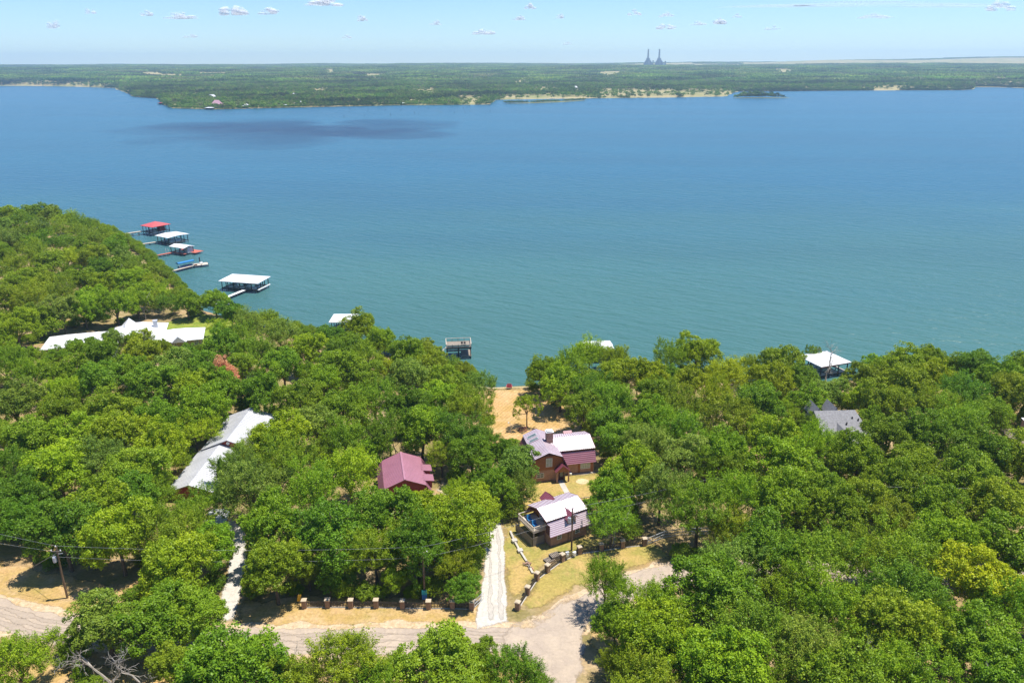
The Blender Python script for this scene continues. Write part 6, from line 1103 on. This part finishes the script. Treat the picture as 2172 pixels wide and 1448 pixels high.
# ------------------------------------------------------------------ brick fences
def fence(label, pts, spacing, gap=.42):
    t = thing('brick_pillar_fence', label, 'fence', (pts[0][0],pts[0][1],0), 0, 'brick-pillared picket fences')
    ox, oy = pts[0]
    pb = MB().box(-.33,.33,-.33,.33,-.2,1.32).mesh('pillar', M['brick_pale']); cb = MB().box(-.40,.40,-.40,.40,1.322,1.42).prism([(-.36,1.42),(.36,1.42),(0,1.5)],'x',-.34,.34).mesh('cap', M['cap'])
    pk = MB().prism([(-.065,.12),(.065,.12),(.065,1.04),(0,1.13),(-.065,1.04)],'y',-.018,.018).mesh('picket', M['picket'])
    for i, (x, y) in enumerate(pts):
        a = pts[max(0,i-1)]; b = pts[min(len(pts)-1,i+1)]; rz = math.atan2(b[1]-a[1], b[0]-a[0])
        z = tz(x,y); o = link('pillar', pb, t, (x-ox,y-oy,z)); o.rotation_euler.z = rz; link('cap', cb, o)
    for (x0,y0), (x1,y1) in zip(pts[:-1], pts[1:]):
        L = math.hypot(x1-x0,y1-y0); rz = math.atan2(y1-y0,x1-x0); n = int((L-2*gap)/spacing); z = tz((x0+x1)/2,(y0+y1)/2)
        mid = ((x0+x1)/2-ox,(y0+y1)/2-oy,z)
        rm = MB().box(-L/2+.38,L/2-.38,.022,.062,.28,.37).box(-L/2+.38,L/2-.38,.022,.062,.82,.91); o = rm.build('rail', M['picket'], t, mid); o.rotation_euler.z = rz
        o = MB().box(-L/2+.38,L/2-.38,-.14,.14,-.2,.06).build('kerb', M['concrete'], t, mid); o.rotation_euler.z = rz
        for i in range(n+1):
            f_ = (gap+(L-2*gap)*i/n)/L; o = link('picket', pk, t, (x0+(x1-x0)*f_-ox, y0+(y1-y0)*f_-oy, z)); o.rotation_euler.z = rz
    return t
FA = [(-30.5,94.9),(-27.1,95.0),(-23.7,94.9),(-20.0,94.9),(-16.1,94.7),(-12.3,94.6),(-8.8,94.6),(-6.0,94.4)]
FB = [(.7,94.3),(2.2,97.8),(3.7,101.2),(5.4,103.2),(7.9,106.0),(10.8,108.0),(14.4,108.8),(18.0,109.7),(21.7,110.3)]
fence('straight picket fence with eight brick pillars along the road', FA, .21)
fence('curved picket fence with nine brick pillars round the corner lawn', FB, .23)
def gate(name, label, pts, h, grp=None):
    t = thing(name, label, 'gate', (pts[0][0],pts[0][1],0)); ox, oy = pts[0]
    for (x0,y0), (x1,y1) in zip(pts[:-1],pts[1:]):
        mb = MB()
        for z in (.15,h*.55,h): mb.beam((x0-ox,y0-oy,z),(x1-ox,y1-oy,z),.07)
        mb.build('rail', M['greymetal'], t)
        n = max(3,int(math.hypot(x1-x0,y1-y0)/.35)); b_ = MB().box(-.02,.02,-.02,.02,.1,h).mesh('bar', M['greymetal'])
        for i in range(n+1): link('bar', b_, t, (x0+(x1-x0)*i/n-ox, y0+(y1-y0)*i/n-oy, 0))
        MB().tube([(x0-ox,y0-oy,-.2),(x0-ox,y0-oy,h+.2)],.06,8).build('post', M['greymetal'], t)
gate('pipe_gate', 'grey metal pipe gate running from the last pillar into tree shade', [(22.2,110.4),(25.3,112.4),(28.5,113.2),(33,113.4)], 1.25)
gate('driveway_gate', 'small metal gate swung open beside the white driveway', [(-5.6,94.7),(-4.4,96.6)], 1.3)
fe = thing('yard_fence', 'low wooden rail fence beyond the small house', 'fence', (11.6,124.6,0), .25); zf = tz(12,125)
MB().box(0,4.6,-.03,.03,zf+.75,zf+.9).box(0,4.6,-.03,.03,zf+.3,zf+.42).build('rail', M['palewood'], fe)
for x in (0,1.5,3,4.5): MB().box(x-.07,x+.07,-.1,-.032,zf-.2,zf+1).build('post', M['palewood'], fe)
# pale edging wall with blocks
lw = thing('edging_wall', 'low pale concrete edging wall with square blocks beside the driveway', 'wall', (-.4,114.3,0))
for (a, b) in (((0,0),(.7,-2.9)),((.7,-2.9),(1.55,-5.6)),((1.55,-5.6),(2.6,-8.5)),((2.9,-9.6),(3.5,-11.6))): MB().beam((a[0],a[1],.14),(b[0],b[1],.14),.32,.3).build('beam', M['concrete'], lw)
for x, y in ((.7,-2.9),(1.6,-5.7)): MB().cbox((x,y,.2),(.85,.85,.46),.3).build('block', M['concrete'], lw)
# pile of boards, pallets
bp_ = thing('rubble_pile', 'heap of old bricks and broken boards at the end of the edging wall', 'rubble', (2.45,104.9,0))
gg = np.random.default_rng(3)
for i in range(16): MB().cbox((gg.normal(0,.35),gg.normal(0,.35),.08+i*.025),(gg.uniform(.3,.9),.14,.09),gg.uniform(0,3.1)).build('board' if i % 2 else 'brick', M['greywood'] if i % 2 else M['brick'], bp_)
for q, (x, y, z, rz) in enumerate(((6.7,106.9,0,.5),(6.7,106.9,.17,.5),(6.7,106.9,.34,.5),(6.7,106.9,.51,.5),(5.8,106.1,0,.6),(5.8,106.1,.17,.6))):
    pa = thing('pallet', ['bottom pallet of the taller stack behind the curved fence','second pallet up in the taller stack behind the curved fence','third pallet up in the taller stack behind the curved fence','top pallet of the taller stack behind the curved fence','lower pallet of the short stack behind the curved fence','upper pallet of the short stack behind the curved fence'][q], 'pallet', (x,y,z), rz, 'pallets stacked behind the curved fence')
    for i in range(6): MB().box(-.75+i*.27,-.6+i*.27,-.6,.6,.12,.15).build('slat', M['greywood'], pa)
    for y_ in (-.55,0,.55): MB().box(-.75,.75,y_-.05,y_+.05,0,.118).build('runner', M['greywood'], pa)
# meter cluster by the pole
for q, (x, y, h) in enumerate(((8.7,106.35,1.5),(9.9,107.1,1.0))):
    t = thing('utility_meter', ('tall grey utility meter on a pipe by the curved fence','short white utility box right of the tall meter')[q], 'meter', (x,y,0), .4, 'utility meters at the fence')
    MB().tube([(0,0,-.2),(0,0,h)],.06,8).build('pipe', M['greymetal'], t); MB().box(-.28,.28,-.16,.16,h*.45,h).build('box', M['greymetal'] if q == 0 else M['whitepaint'], t); MB().lathe([(.17,0),(.17,.08)],12).build('dial', M['whitepaint'], t, (0,-.2,h*.75)).rotation_euler.x = R(90)

# signs
ys_ = thing('yellow_sign', 'tilted yellow board on a post at the left end of the fence', 'sign', (-31.4,95.4,0), .3)
MB().tube([(0,0,-.2),(.05,0,1.9)],.05,8).build('post', M['greywood'], ys_); q = MB().box(-.25,.25,-.06,-.02,0,1.1).build('board', M['yellow'], ys_, (0,-.04,.8)); q.rotation_euler.y = R(10)
ps = thing('pole_sign', 'teal and blue sign fixed low on the middle utility pole', 'sign', (-13.0,95.82,0), .05)
MB().box(-.38,.38,-.05,0,1.5,2.25).build('upper_panel', M['teal'], ps); MB().box(-.36,.36,-.05,0,.65,1.48).build('lower_panel', M['blue'], ps); MB().box(-.03,.03,0,.05,.6,2.3).build('bracket', M['greymetal'], ps)

# ------------------------------------------------------------------ power poles and lines
def utility_pole(label, x, y, h, arm=0, can=False, rz=0, lean=0):
    t = thing('utility_pole', label, 'utility pole', (x,y,tz(x,y)), rz, 'utility poles along the road')
    MB().tube([(0,0,-1),(0,0,h*.5),(lean,0,h)],[.17,.14,.11],10).build('pole', M['pole'], t)
    if arm: MB().box(-arm,arm,-.17,-.11,h-.75,h-.6).build('crossarm', M['greywood'], t)
    ins = MB().lathe([(.05,0),(.09,.06),(.06,.12),(.09,.18),(.03,.24)],8).mesh('insulator', M['whitepaint'])
    link('insulator', ins, t, (0,0,h))
    if arm:
        for s_ in (-arm*.9,arm*.9): link('insulator', ins, t, (s_,-.14,h-.6))
    if can:
        c_ = MB().lathe([(.26,h-2.5),(.28,h-2.42),(.28,h-1.65),(.22,h-1.58)],14,(-.48,-.1)).build('transformer', M['greymetal'], t); MB().lathe([(.05,h-1.58),(.07,h-1.5),(.03,h-1.35)],8,(-.48,-.1)).build('bushing', M['whitepaint'], c_)
        MB().beam((0,-.02,h-1.2),(.85,-.05,h-1.05),.06).build('bracket', M['greymetal'], t)
    return t
P1 = utility_pole('utility pole with a grey transformer standing on the west verge', -66.5,97.3,8.9,.75,True,0,.1)
P2 = utility_pole('brown utility pole behind the straight fence with a blue sign', -13.0,96.15,9.3,.7)
P3 = utility_pole('dark utility pole in front of the small house', 9.6,108.9,7.9,.0,True)
P4 = utility_pole('utility pole half hidden in trees right of the pipe gate', 33.6,116.7,8.6,.0,True)
def line(label, a, b, sag, r=.014, name='power_line'):
    a = Vector(a); b = Vector(b); pts = []
    for i in range(15):
        t = i/14; q = a.lerp(b,t); q.z -= sag*4*t*(1-t); pts.append(q)
    tag(MB().tube(pts, r, 5).build(name, M['wire']), label, 'wire', 'wires strung between the utility poles')
z1, z2, z3, z4 = 8.9, 9.3, 7.9, 8.6
line('upper wire from the transformer pole to the middle pole', (-66.4,97.3,z1+.2), (-13,96.15,z2+.2), .7); line('lower wire from the transformer pole to the middle pole', (-66.4,97.3,z1-1.7), (-13,96.15,z2-1.6), .8)
line('upper wire from the middle pole over the driveway to the small house pole', (-13,96.15,z2+.2), (9.6,108.9,z3+.2), .5); line('lower wire from the middle pole over the driveway to the small house pole', (-13,96.15,z2-1.6), (9.6,108.9,z3-1.5), .5)
line('upper wire from the small house pole to the pole in the trees', (9.6,108.9,z3+.2), (33.6,116.7,z4+.2), .3); line('lower wire from the small house pole to the pole in the trees', (9.6,108.9,z3-1.5), (33.6,116.7,z4-1.2), .3)
line('upper wire from the pole in the trees to the right edge', (33.6,116.7,z4+.2), (95,113,9), .8); line('lower wire from the pole in the trees to the right edge', (33.6,116.7,z4-1.2), (95,113,7.4), .8)
line('upper wire from the transformer pole off the left edge', (-66.5,97.3,z1+.2), (-100,108,10.5), .6); line('lower wire from the transformer pole off the left edge', (-66.5,97.3,z1-.8), (-100,106,8.8), .6)
line('taut guy wire anchored in the west verge', (-66.5,97.3,z1-1.0), (-77.2,102.6,.0), 0, .03, 'guy_wire')
line('guy wire of the middle pole dropping into the bushes', (-13,96.15,z2-1), (-9.5,99.5,3.5), 0, .02, 'guy_wire')

# ------------------------------------------------------------------ yard things
pz = tz(2.5,160)
pt = thing('picnic_table', 'brown wooden picnic table under the young shade tree', 'table', (2.3,159.6,pz), .25)
MB().box(-.95,.95,-.4,.4,.72,.78).build('tabletop', M['brownpaint'], pt)
for s_ in (-1,1):
    MB().box(-.95,.95,s_*.82-.14,s_*.82+.14,.43,.48).build('bench', M['brownpaint'], pt)
    lg_ = MB(); lg_.beam((s_*.7,-.75,0),(s_*.7,-.2,.72),.1); lg_.beam((s_*.7,.75,0),(s_*.7,.2,.72),.1); lg_.beam((s_*.7,-.85,.4),(s_*.7,.85,.4),.09); lg_.build('leg', M['brownpaint'], pt)
lp = thing('lamp_post', 'thin yard lamp post on the dry lawn left of the picnic table', 'lamp post', (-.5,158.6,pz))
MB().tube([(0,0,-.3),(0,0,2.6)],.05,8).build('post', M['greymetal'], lp); MB().beam((0,0,2.55),(-.35,0,2.62),.06).build('arm', M['greymetal'], lp); MB().lathe([(.12,2.42),(.16,2.5),(.06,2.66)],10,(-.38,0)).build('lamp_head', M['whitepaint'], lp)
rc_ = thing('lawn_chair', 'red lawn chair at the water edge', 'chair', (-.75,187.2,tz(-.75,187.2)), 3.14)
MB().box(-.55,.55,-.5,.45,.45,.55).build('seat', M['redpaint'], rc_)
for i in range(5): MB().slab([(-.55+i*.225,.4,.5),(-.36+i*.225,.4,.5),(-.36+i*.225,.75,1.75),(-.55+i*.225,.75,1.75)],.05).build('slat', M['redpaint'], rc_)
for s_ in (-1,1):
    MB().box(s_*.66-.1,s_*.66+.1,-.5,.4,.75,.8).build('armrest', M['redpaint'], rc_)
    for y_ in (-.42,.35): MB().box(s_*.62-.05,s_*.62+.05,y_-.05,y_+.05,0,.75).build('leg', M['redpaint'], rc_)
sw = thing('swing_frame', 'thin pipe swing frame at the edge of the lakeside lawn', 'swing', (9.6,154.5,tz(9.6,154.5)), .5)
f_ = MB()
for s_ in (-1.3,1.3): f_.tube([(s_,-.9,0),(s_,0,2.3),(s_,.9,0)],.045,6)
f_.tube([(-1.3,0,2.3),(1.3,0,2.3)],.045,6); f_.build('frame', M['greymetal'], sw)
MB().tube([(-.4,0,2.3),(-.4,.05,.6)],.02,5).tube([(.4,0,2.3),(.4,.05,.6)],.02,5).build('chain', M['greymetal'], sw); MB().box(-.45,.45,-.12,.2,.55,.6).build('seat', M['brownpaint'], sw)

# ------------------------------------------------------------------ far shore houses, docks
def far_house(label, x, y, L, Wd, hw, hr, wallm, roofm, rz=0, wing=False):
    z = float(farz(np.array([math.degrees(math.atan2(x,y))]), np.array([math.hypot(x,y)]))[0])
    t = thing('lake_house', label, 'house', (x,y,z-.3), rz, 'houses on the far shore')
    MB().box(-L/2,L/2,-Wd/2,Wd/2,0,hw).build('wall', wallm, t); hip(MB(),-L/2-.8,L/2+.8,-Wd/2-.8,Wd/2+.8,hw,hr,.8,.8).build('roof', roofm, t)
    if wing:
        MB().box(L/2,L/2+10,-Wd/2+1,Wd/2-2,0,hw*.6).build('wall', wallm, t); hip(MB(),L/2-1,L/2+10.8,-Wd/2,Wd/2-1,hw*.6,hr*.62,.6,.6).build('roof', roofm, t)
    for i in range(3): window(t, (-L/3+i*L/3,-Wd/2,hw*.45), 1.6, 1.6)
def far_dock(label, x, y, L, Wd, roofm, rz=0):
    t = thing('far_boathouse', label, 'boathouse', (x,y,-5), rz, 'boathouses on the far shore')
    hip(MB(),-L/2,L/2,-Wd/2,Wd/2,3.4,4.6).build('roof', roofm, t); MB().box(-L/2+.5,L/2-.5,-Wd/2+.5,Wd/2-.5,.5,.8).build('deck', M['greywood'], t); MB().box(-L/2+1.5,L/2-1.5,-Wd/2+3,Wd/2-1.5,.804,3.2).build('store', M['dark'], t)
    po = MB().box(-.2,.2,-.2,.2,-1.5,3.3).mesh('post', M['dark'])
    for a_ in (-1,0,1):
        for b_ in (-1,1): link('post', po, t, (a_*(L/2-.8), b_*(Wd/2-.8), 0))
far_house('large rose-roofed house on the far peninsula', -566, 1572, 18, 13, 6, 13.5, M['redwall'], M['pinkroof'], .1, True)
far_house('small white-gabled cottage right of the rose-roofed house', -517, 1590, 9, 8, 3.5, 6.5, M['bluehull'], M['greymetal'], -.2)
far_house('grey-roofed house near the long shore path', -430, 1656, 15, 9, 4, 8, M['tanwall'], M['greymetal'], .1)
far_house('white-roofed house among trees above the peninsula', -690, 1890, 16, 9, 6, 11, M['tanwall'], M['white'], .2)
far_house('white shed-like house deep in the far trees', -530, 2010, 9, 7, 7, 10, M['whitepaint'], M['white'], 0)
far_house('white house behind the spit clearing', 190, 2420, 10, 8, 6, 10, M['whitepaint'], M['white'], 0)
far_dock('dark-roofed dock off the tip of the peninsula', -727, 1700, 14, 10, M['redwall'])
far_dock('white-roofed dock below the rose-roofed house', -556, 1503, 15, 10, M['white'])
far_dock('white-roofed dock with side shed in the middle of the peninsula shore', -508, 1548, 20, 11, M['white'], .25)
far_dock('grey-roofed dock at the foot of the shore path', -442, 1592, 18, 10, M['greymetal'], -.1)
far_dock('lone pale-roofed dock at the centre of the far shore', -217, 1649, 14, 9, M['white'])
far_dock('red-roofed dock at the right edge, left one', 1556, 2690, 26, 14, M['redroof']); far_dock('red-roofed dock at the right edge, right one', 1655, 2700, 24, 14, M['redroof'])
far_dock('white-roofed dock in the right cove, left one', 1392, 2880, 24, 12, M['white']); far_dock('grey-roofed dock in the right cove, right one', 1436, 2872, 24, 12, M['greymetal'])

# power station
pp = thing('power_station', 'distant power station with two tall chimneys on the horizon', 'power station', (1118,6500,44))
M['ppgrey'] = mat('station_cladding', (.30,.31,.37), .8, var=(.24,.25,.31), scale=.03); M['ppstack'] = mat('stack_concrete', (.33,.33,.36), .9, var=(.28,.28,.31), scale=.02)
for q, x in enumerate((-44, 43)):
    MB().lathe([(8.5,0),(7.6,50),(6.4,90),(5.6,126)],20,(x,20)).build('chimney', M['ppstack'], pp)
    bo = MB().box(x-21,x+13,-15,15,0,46).build('boiler_house', M['ppgrey'], pp); MB().box(x-16,x+10,-12,12,46.01,60).build('upper_hall', M['ppgrey'], bo)
    MB().prism([(x+13.01,10),(x+30,10),(x+30,24),(x+13.01,46)],'y',-10,10).build('duct', M['ppgrey'], bo); MB().prism([(x-21.01,8),(x-34,8),(x-34,22),(x-21.01,44)],'y',-10,10).build('duct', M['ppgrey'], bo)
    MB().box(x+1,x+4,-17,-15.02,0,46).build('lift_shaft', M['greymetal'], bo)
MB().box(-72,-26,-60,-40,2,11).build('long_store', M['white'], pp); MB().box(-21,22,-60,-42,2,10).build('turbine_hall', M['white'], pp)
MB().box(-12,-4,-10,0,0,42).build('silo_tower', M['ppgrey'], pp); MB().beam((60,0,10),(92,0,38),5).build('conveyor', M['ppgrey'], pp); MB().box(86,94,-6,6,0,36).build('transfer_tower', M['ppgrey'], pp); MB().box(70,82,-20,-8,0,22).build('tank', M['white'], pp)

# ------------------------------------------------------------------ clouds
def cloud_mat():
    m = bpy.data.materials.new('cloud'); m.use_nodes = True; t = m.node_tree; t.nodes.clear()
    d = t.nodes.new('ShaderNodeBsdfDiffuse'); d.inputs[0].default_value = (.94,.96,1,1)
    ge = t.nodes.new('ShaderNodeNewGeometry'); va = t.nodes.new('ShaderNodeVectorMath'); va.operation = 'MULTIPLY_ADD'; va.inputs[1].default_value = (.5,.5,.5); va.inputs[2].default_value = (0,0,.75); vn = t.nodes.new('ShaderNodeVectorMath'); vn.operation = 'NORMALIZE'
    t.links.new(ge.outputs['Normal'], va.inputs[0]); t.links.new(va.outputs[0], vn.inputs[0]); t.links.new(vn.outputs[0], d.inputs['Normal']); t.links.new(vn.outputs[0], tl.inputs['Normal']) if False else None
    tl = t.nodes.new('ShaderNodeBsdfTranslucent'); tl.inputs[0].default_value = (.94,.96,1,1); mm = t.nodes.new('ShaderNodeMixShader'); mm.inputs[0].default_value = .45
    tr = t.nodes.new('ShaderNodeBsdfTransparent'); mx = t.nodes.new('ShaderNodeMixShader'); lw_ = t.nodes.new('ShaderNodeLayerWeight'); lw_.inputs[0].default_value = .5
    tc = t.nodes.new('ShaderNodeTexCoord'); nz = t.nodes.new('ShaderNodeTexNoise'); nz.inputs['Scale'].default_value = .006; nz.inputs['Detail'].default_value = 6; t.links.new(tc.outputs['Object'], nz.inputs['Vector'])
    s1 = t.nodes.new('ShaderNodeMapRange'); s1.inputs[1].default_value = .82; s1.inputs[2].default_value = .15; s1.inputs[4].default_value = .48; t.links.new(lw_.outputs['Facing'], s1.inputs[0])
    s2 = t.nodes.new('ShaderNodeMapRange'); s2.inputs[1].default_value = .32; s2.inputs[2].default_value = .60; t.links.new(nz.outputs[0], s2.inputs[0])
    mu = t.nodes.new('ShaderNodeMath'); mu.operation = 'MULTIPLY'; t.links.new(s1.outputs[0], mu.inputs[0]); t.links.new(s2.outputs[0], mu.inputs[1])
    oi = t.nodes.new('ShaderNodeObjectInfo'); mu2 = t.nodes.new('ShaderNodeMath'); mu2.operation = 'MULTIPLY'; t.links.new(mu.outputs[0], mu2.inputs[0]); t.links.new(oi.outputs['Alpha'], mu2.inputs[1])
    o = t.nodes.new('ShaderNodeOutputMaterial'); t.links.new(d.outputs[0], mm.inputs[1]); t.links.new(tl.outputs[0], mm.inputs[2]); t.links.new(mu2.outputs[0], mx.inputs[0]); t.links.new(tr.outputs[0], mx.inputs[1]); t.links.new(mm.outputs[0], mx.inputs[2]); t.links.new(mx.outputs[0], o.inputs[0])
    return m
M['cloud'] = cloud_mat()
def uvs(n, m_):
    V = [(math.sin(math.pi*i/n)*math.cos(2*math.pi*j/m_), math.sin(math.pi*i/n)*math.sin(2*math.pi*j/m_), math.cos(math.pi*i/n)) for i in range(n+1) for j in range(m_)]
    F = [(i*m_+j, (i+1)*m_+j, (i+1)*m_+(j+1) % m_, i*m_+(j+1) % m_) for i in range(n) for j in range(m_)]
    return np.array(V), np.array(F)
SV, SF = uvs(10, 16)
def cloud(label, x, y, z, w_, h_, dpt, seed, alpha=1.0, puffs=7):
    g_ = np.random.default_rng(seed); VV = []; FF = []
    for i in range(puffs):
        t = g_.uniform(-1,1); u_ = g_.uniform(0,1); e_ = 1-abs(t)**1.5*.8; s_ = g_.uniform(.6,1.1)
        r_ = np.array([w_*.26*s_+w_*.05, dpt*.30*s_, h_*.34*s_*(.5+.5*e_)])
        c_ = np.array([t*w_*.74, g_.normal(0,dpt*.25), h_*.75*e_*u_])
        V = SV*r_*(1+.12*np.sin(SV[:,[1]]*7+i)*np.sin(SV[:,[0]]*6+seed+i))+c_; V[:,2] = np.where(V[:,2] < 0, V[:,2]*.25, V[:,2]); VV.append(V); FF.append(SF[:, ::-1]+i*len(SV))
    o = link('cloud', npmesh('cloud', np.concatenate(VV), np.concatenate(FF), M['cloud'], True), None, (x,y,z)); o.color = (1,1,1,alpha)
    return tag(o, label, 'cloud', 'small fair-weather clouds')
def sky_at(px, py, alt):
    b = math.tan(0)  # direction through the sky at the given azimuth and elevation
    d_ = fw + rx*((px-1086)/1660) - ux*((py-724)/1660); t = (alt-CAM_Z)/d_.z; return d_*t
CL = [(113,57,15,9,.7,'small cloud low at the far left'),(190,27,12,6,.5,'faint small cloud near the upper left corner'),(312,32,14,6,.7,'small cloud left of the long flat cloud'),(385,38,30,7,.8,'long flat cloud in the upper left sky'),(492,28,29,13,1,'big white puffy cloud in the upper left sky'),(572,28,22,8,.8,'rounded cloud right of the big puffy cloud'),(690,9,36,10,1,'large white cloud touching the top edge'),(766,43,14,6,.7,'small cloud right below the top-edge cloud'),(925,52,14,5,.6,'small flat cloud left of the centre'),(1028,71,24,7,.9,'bright flat cloud above the middle of the horizon'),(1102,41,13,6,.8,'small cloud just right of the centre'),(1124,17,12,7,.9,'small tall cloud above the centre'),(1190,38,13,5,.5,'faint cloud between centre and power station'),(1346,31,14,6,.8,'small cloud above the power station'),(1412,60,20,7,.9,'bright cloud right above the chimneys'),(1414,35,16,5,.6,'faint streaky cloud right of the small power station cloud'),(1523,49,18,7,.9,'bright cloud right of the power station'),(1482,52,16,5,.5,'faint cloud joined to the bright right cloud'),(1563,36,10,4,.6,'tiny cloud up right of the bright cloud'),(1640,62,16,5,.4,'faint cloud low in the right sky'),(1852,37,30,6,.5,'wide faint cloud in the right sky'),(2120,20,24,9,.8,'white cloud in the upper right corner'),(405,79,16,4,.4,'faint flat cloud below the long flat cloud'),(1205,94,14,3,.4,'faint cloud low right of the centre'),(735,80,12,4,.4,'faint cloud low left of the centre')]
for i, (px, py, hw, hh, al, lb) in enumerate(CL):
    q = sky_at(px, py, 1500); D_ = q.length; s_ = D_/1660*.98
    cloud(lb, q.x, q.y, 1500-hh*s_*.3, hw*s_*1.12, hh*s_*1.9, hw*s_*.7, 40+i, min(1,al*1.0), 10+int(hw/3))
q = sky_at(1850, 16, 6000); s_ = q.length/1660
cloud('thin pale streak of high cloud across the upper right sky', q.x, q.y, 6000, 300*s_, 12*s_, 40*s_, 77, .16, 34)
cloud('broad cloud overhead beyond the top edge, shading a patch of lake', 152, 1110, 1400, 235, 110, 260, 9, .40, 44)

# ------------------------------------------------------------------ haze
hz = MB().box(-9000,9000,-110,12300,-10,220).mesh('haze', None)
hm = bpy.data.materials.new('haze'); hm.use_nodes = True; t = hm.node_tree; t.nodes.clear()
pv = t.nodes.new('ShaderNodeVolumePrincipled'); pv.inputs['Color'].default_value = (.55,.76,1.0,1); pv.inputs['Density'].default_value = .00009; pv.inputs['Anisotropy'].default_value = .2
mo = t.nodes.new('ShaderNodeOutputMaterial'); t.links.new(pv.outputs[0], mo.inputs['Volume']); hz.materials.append(hm)
tag(link('haze', hz), kind='stuff')
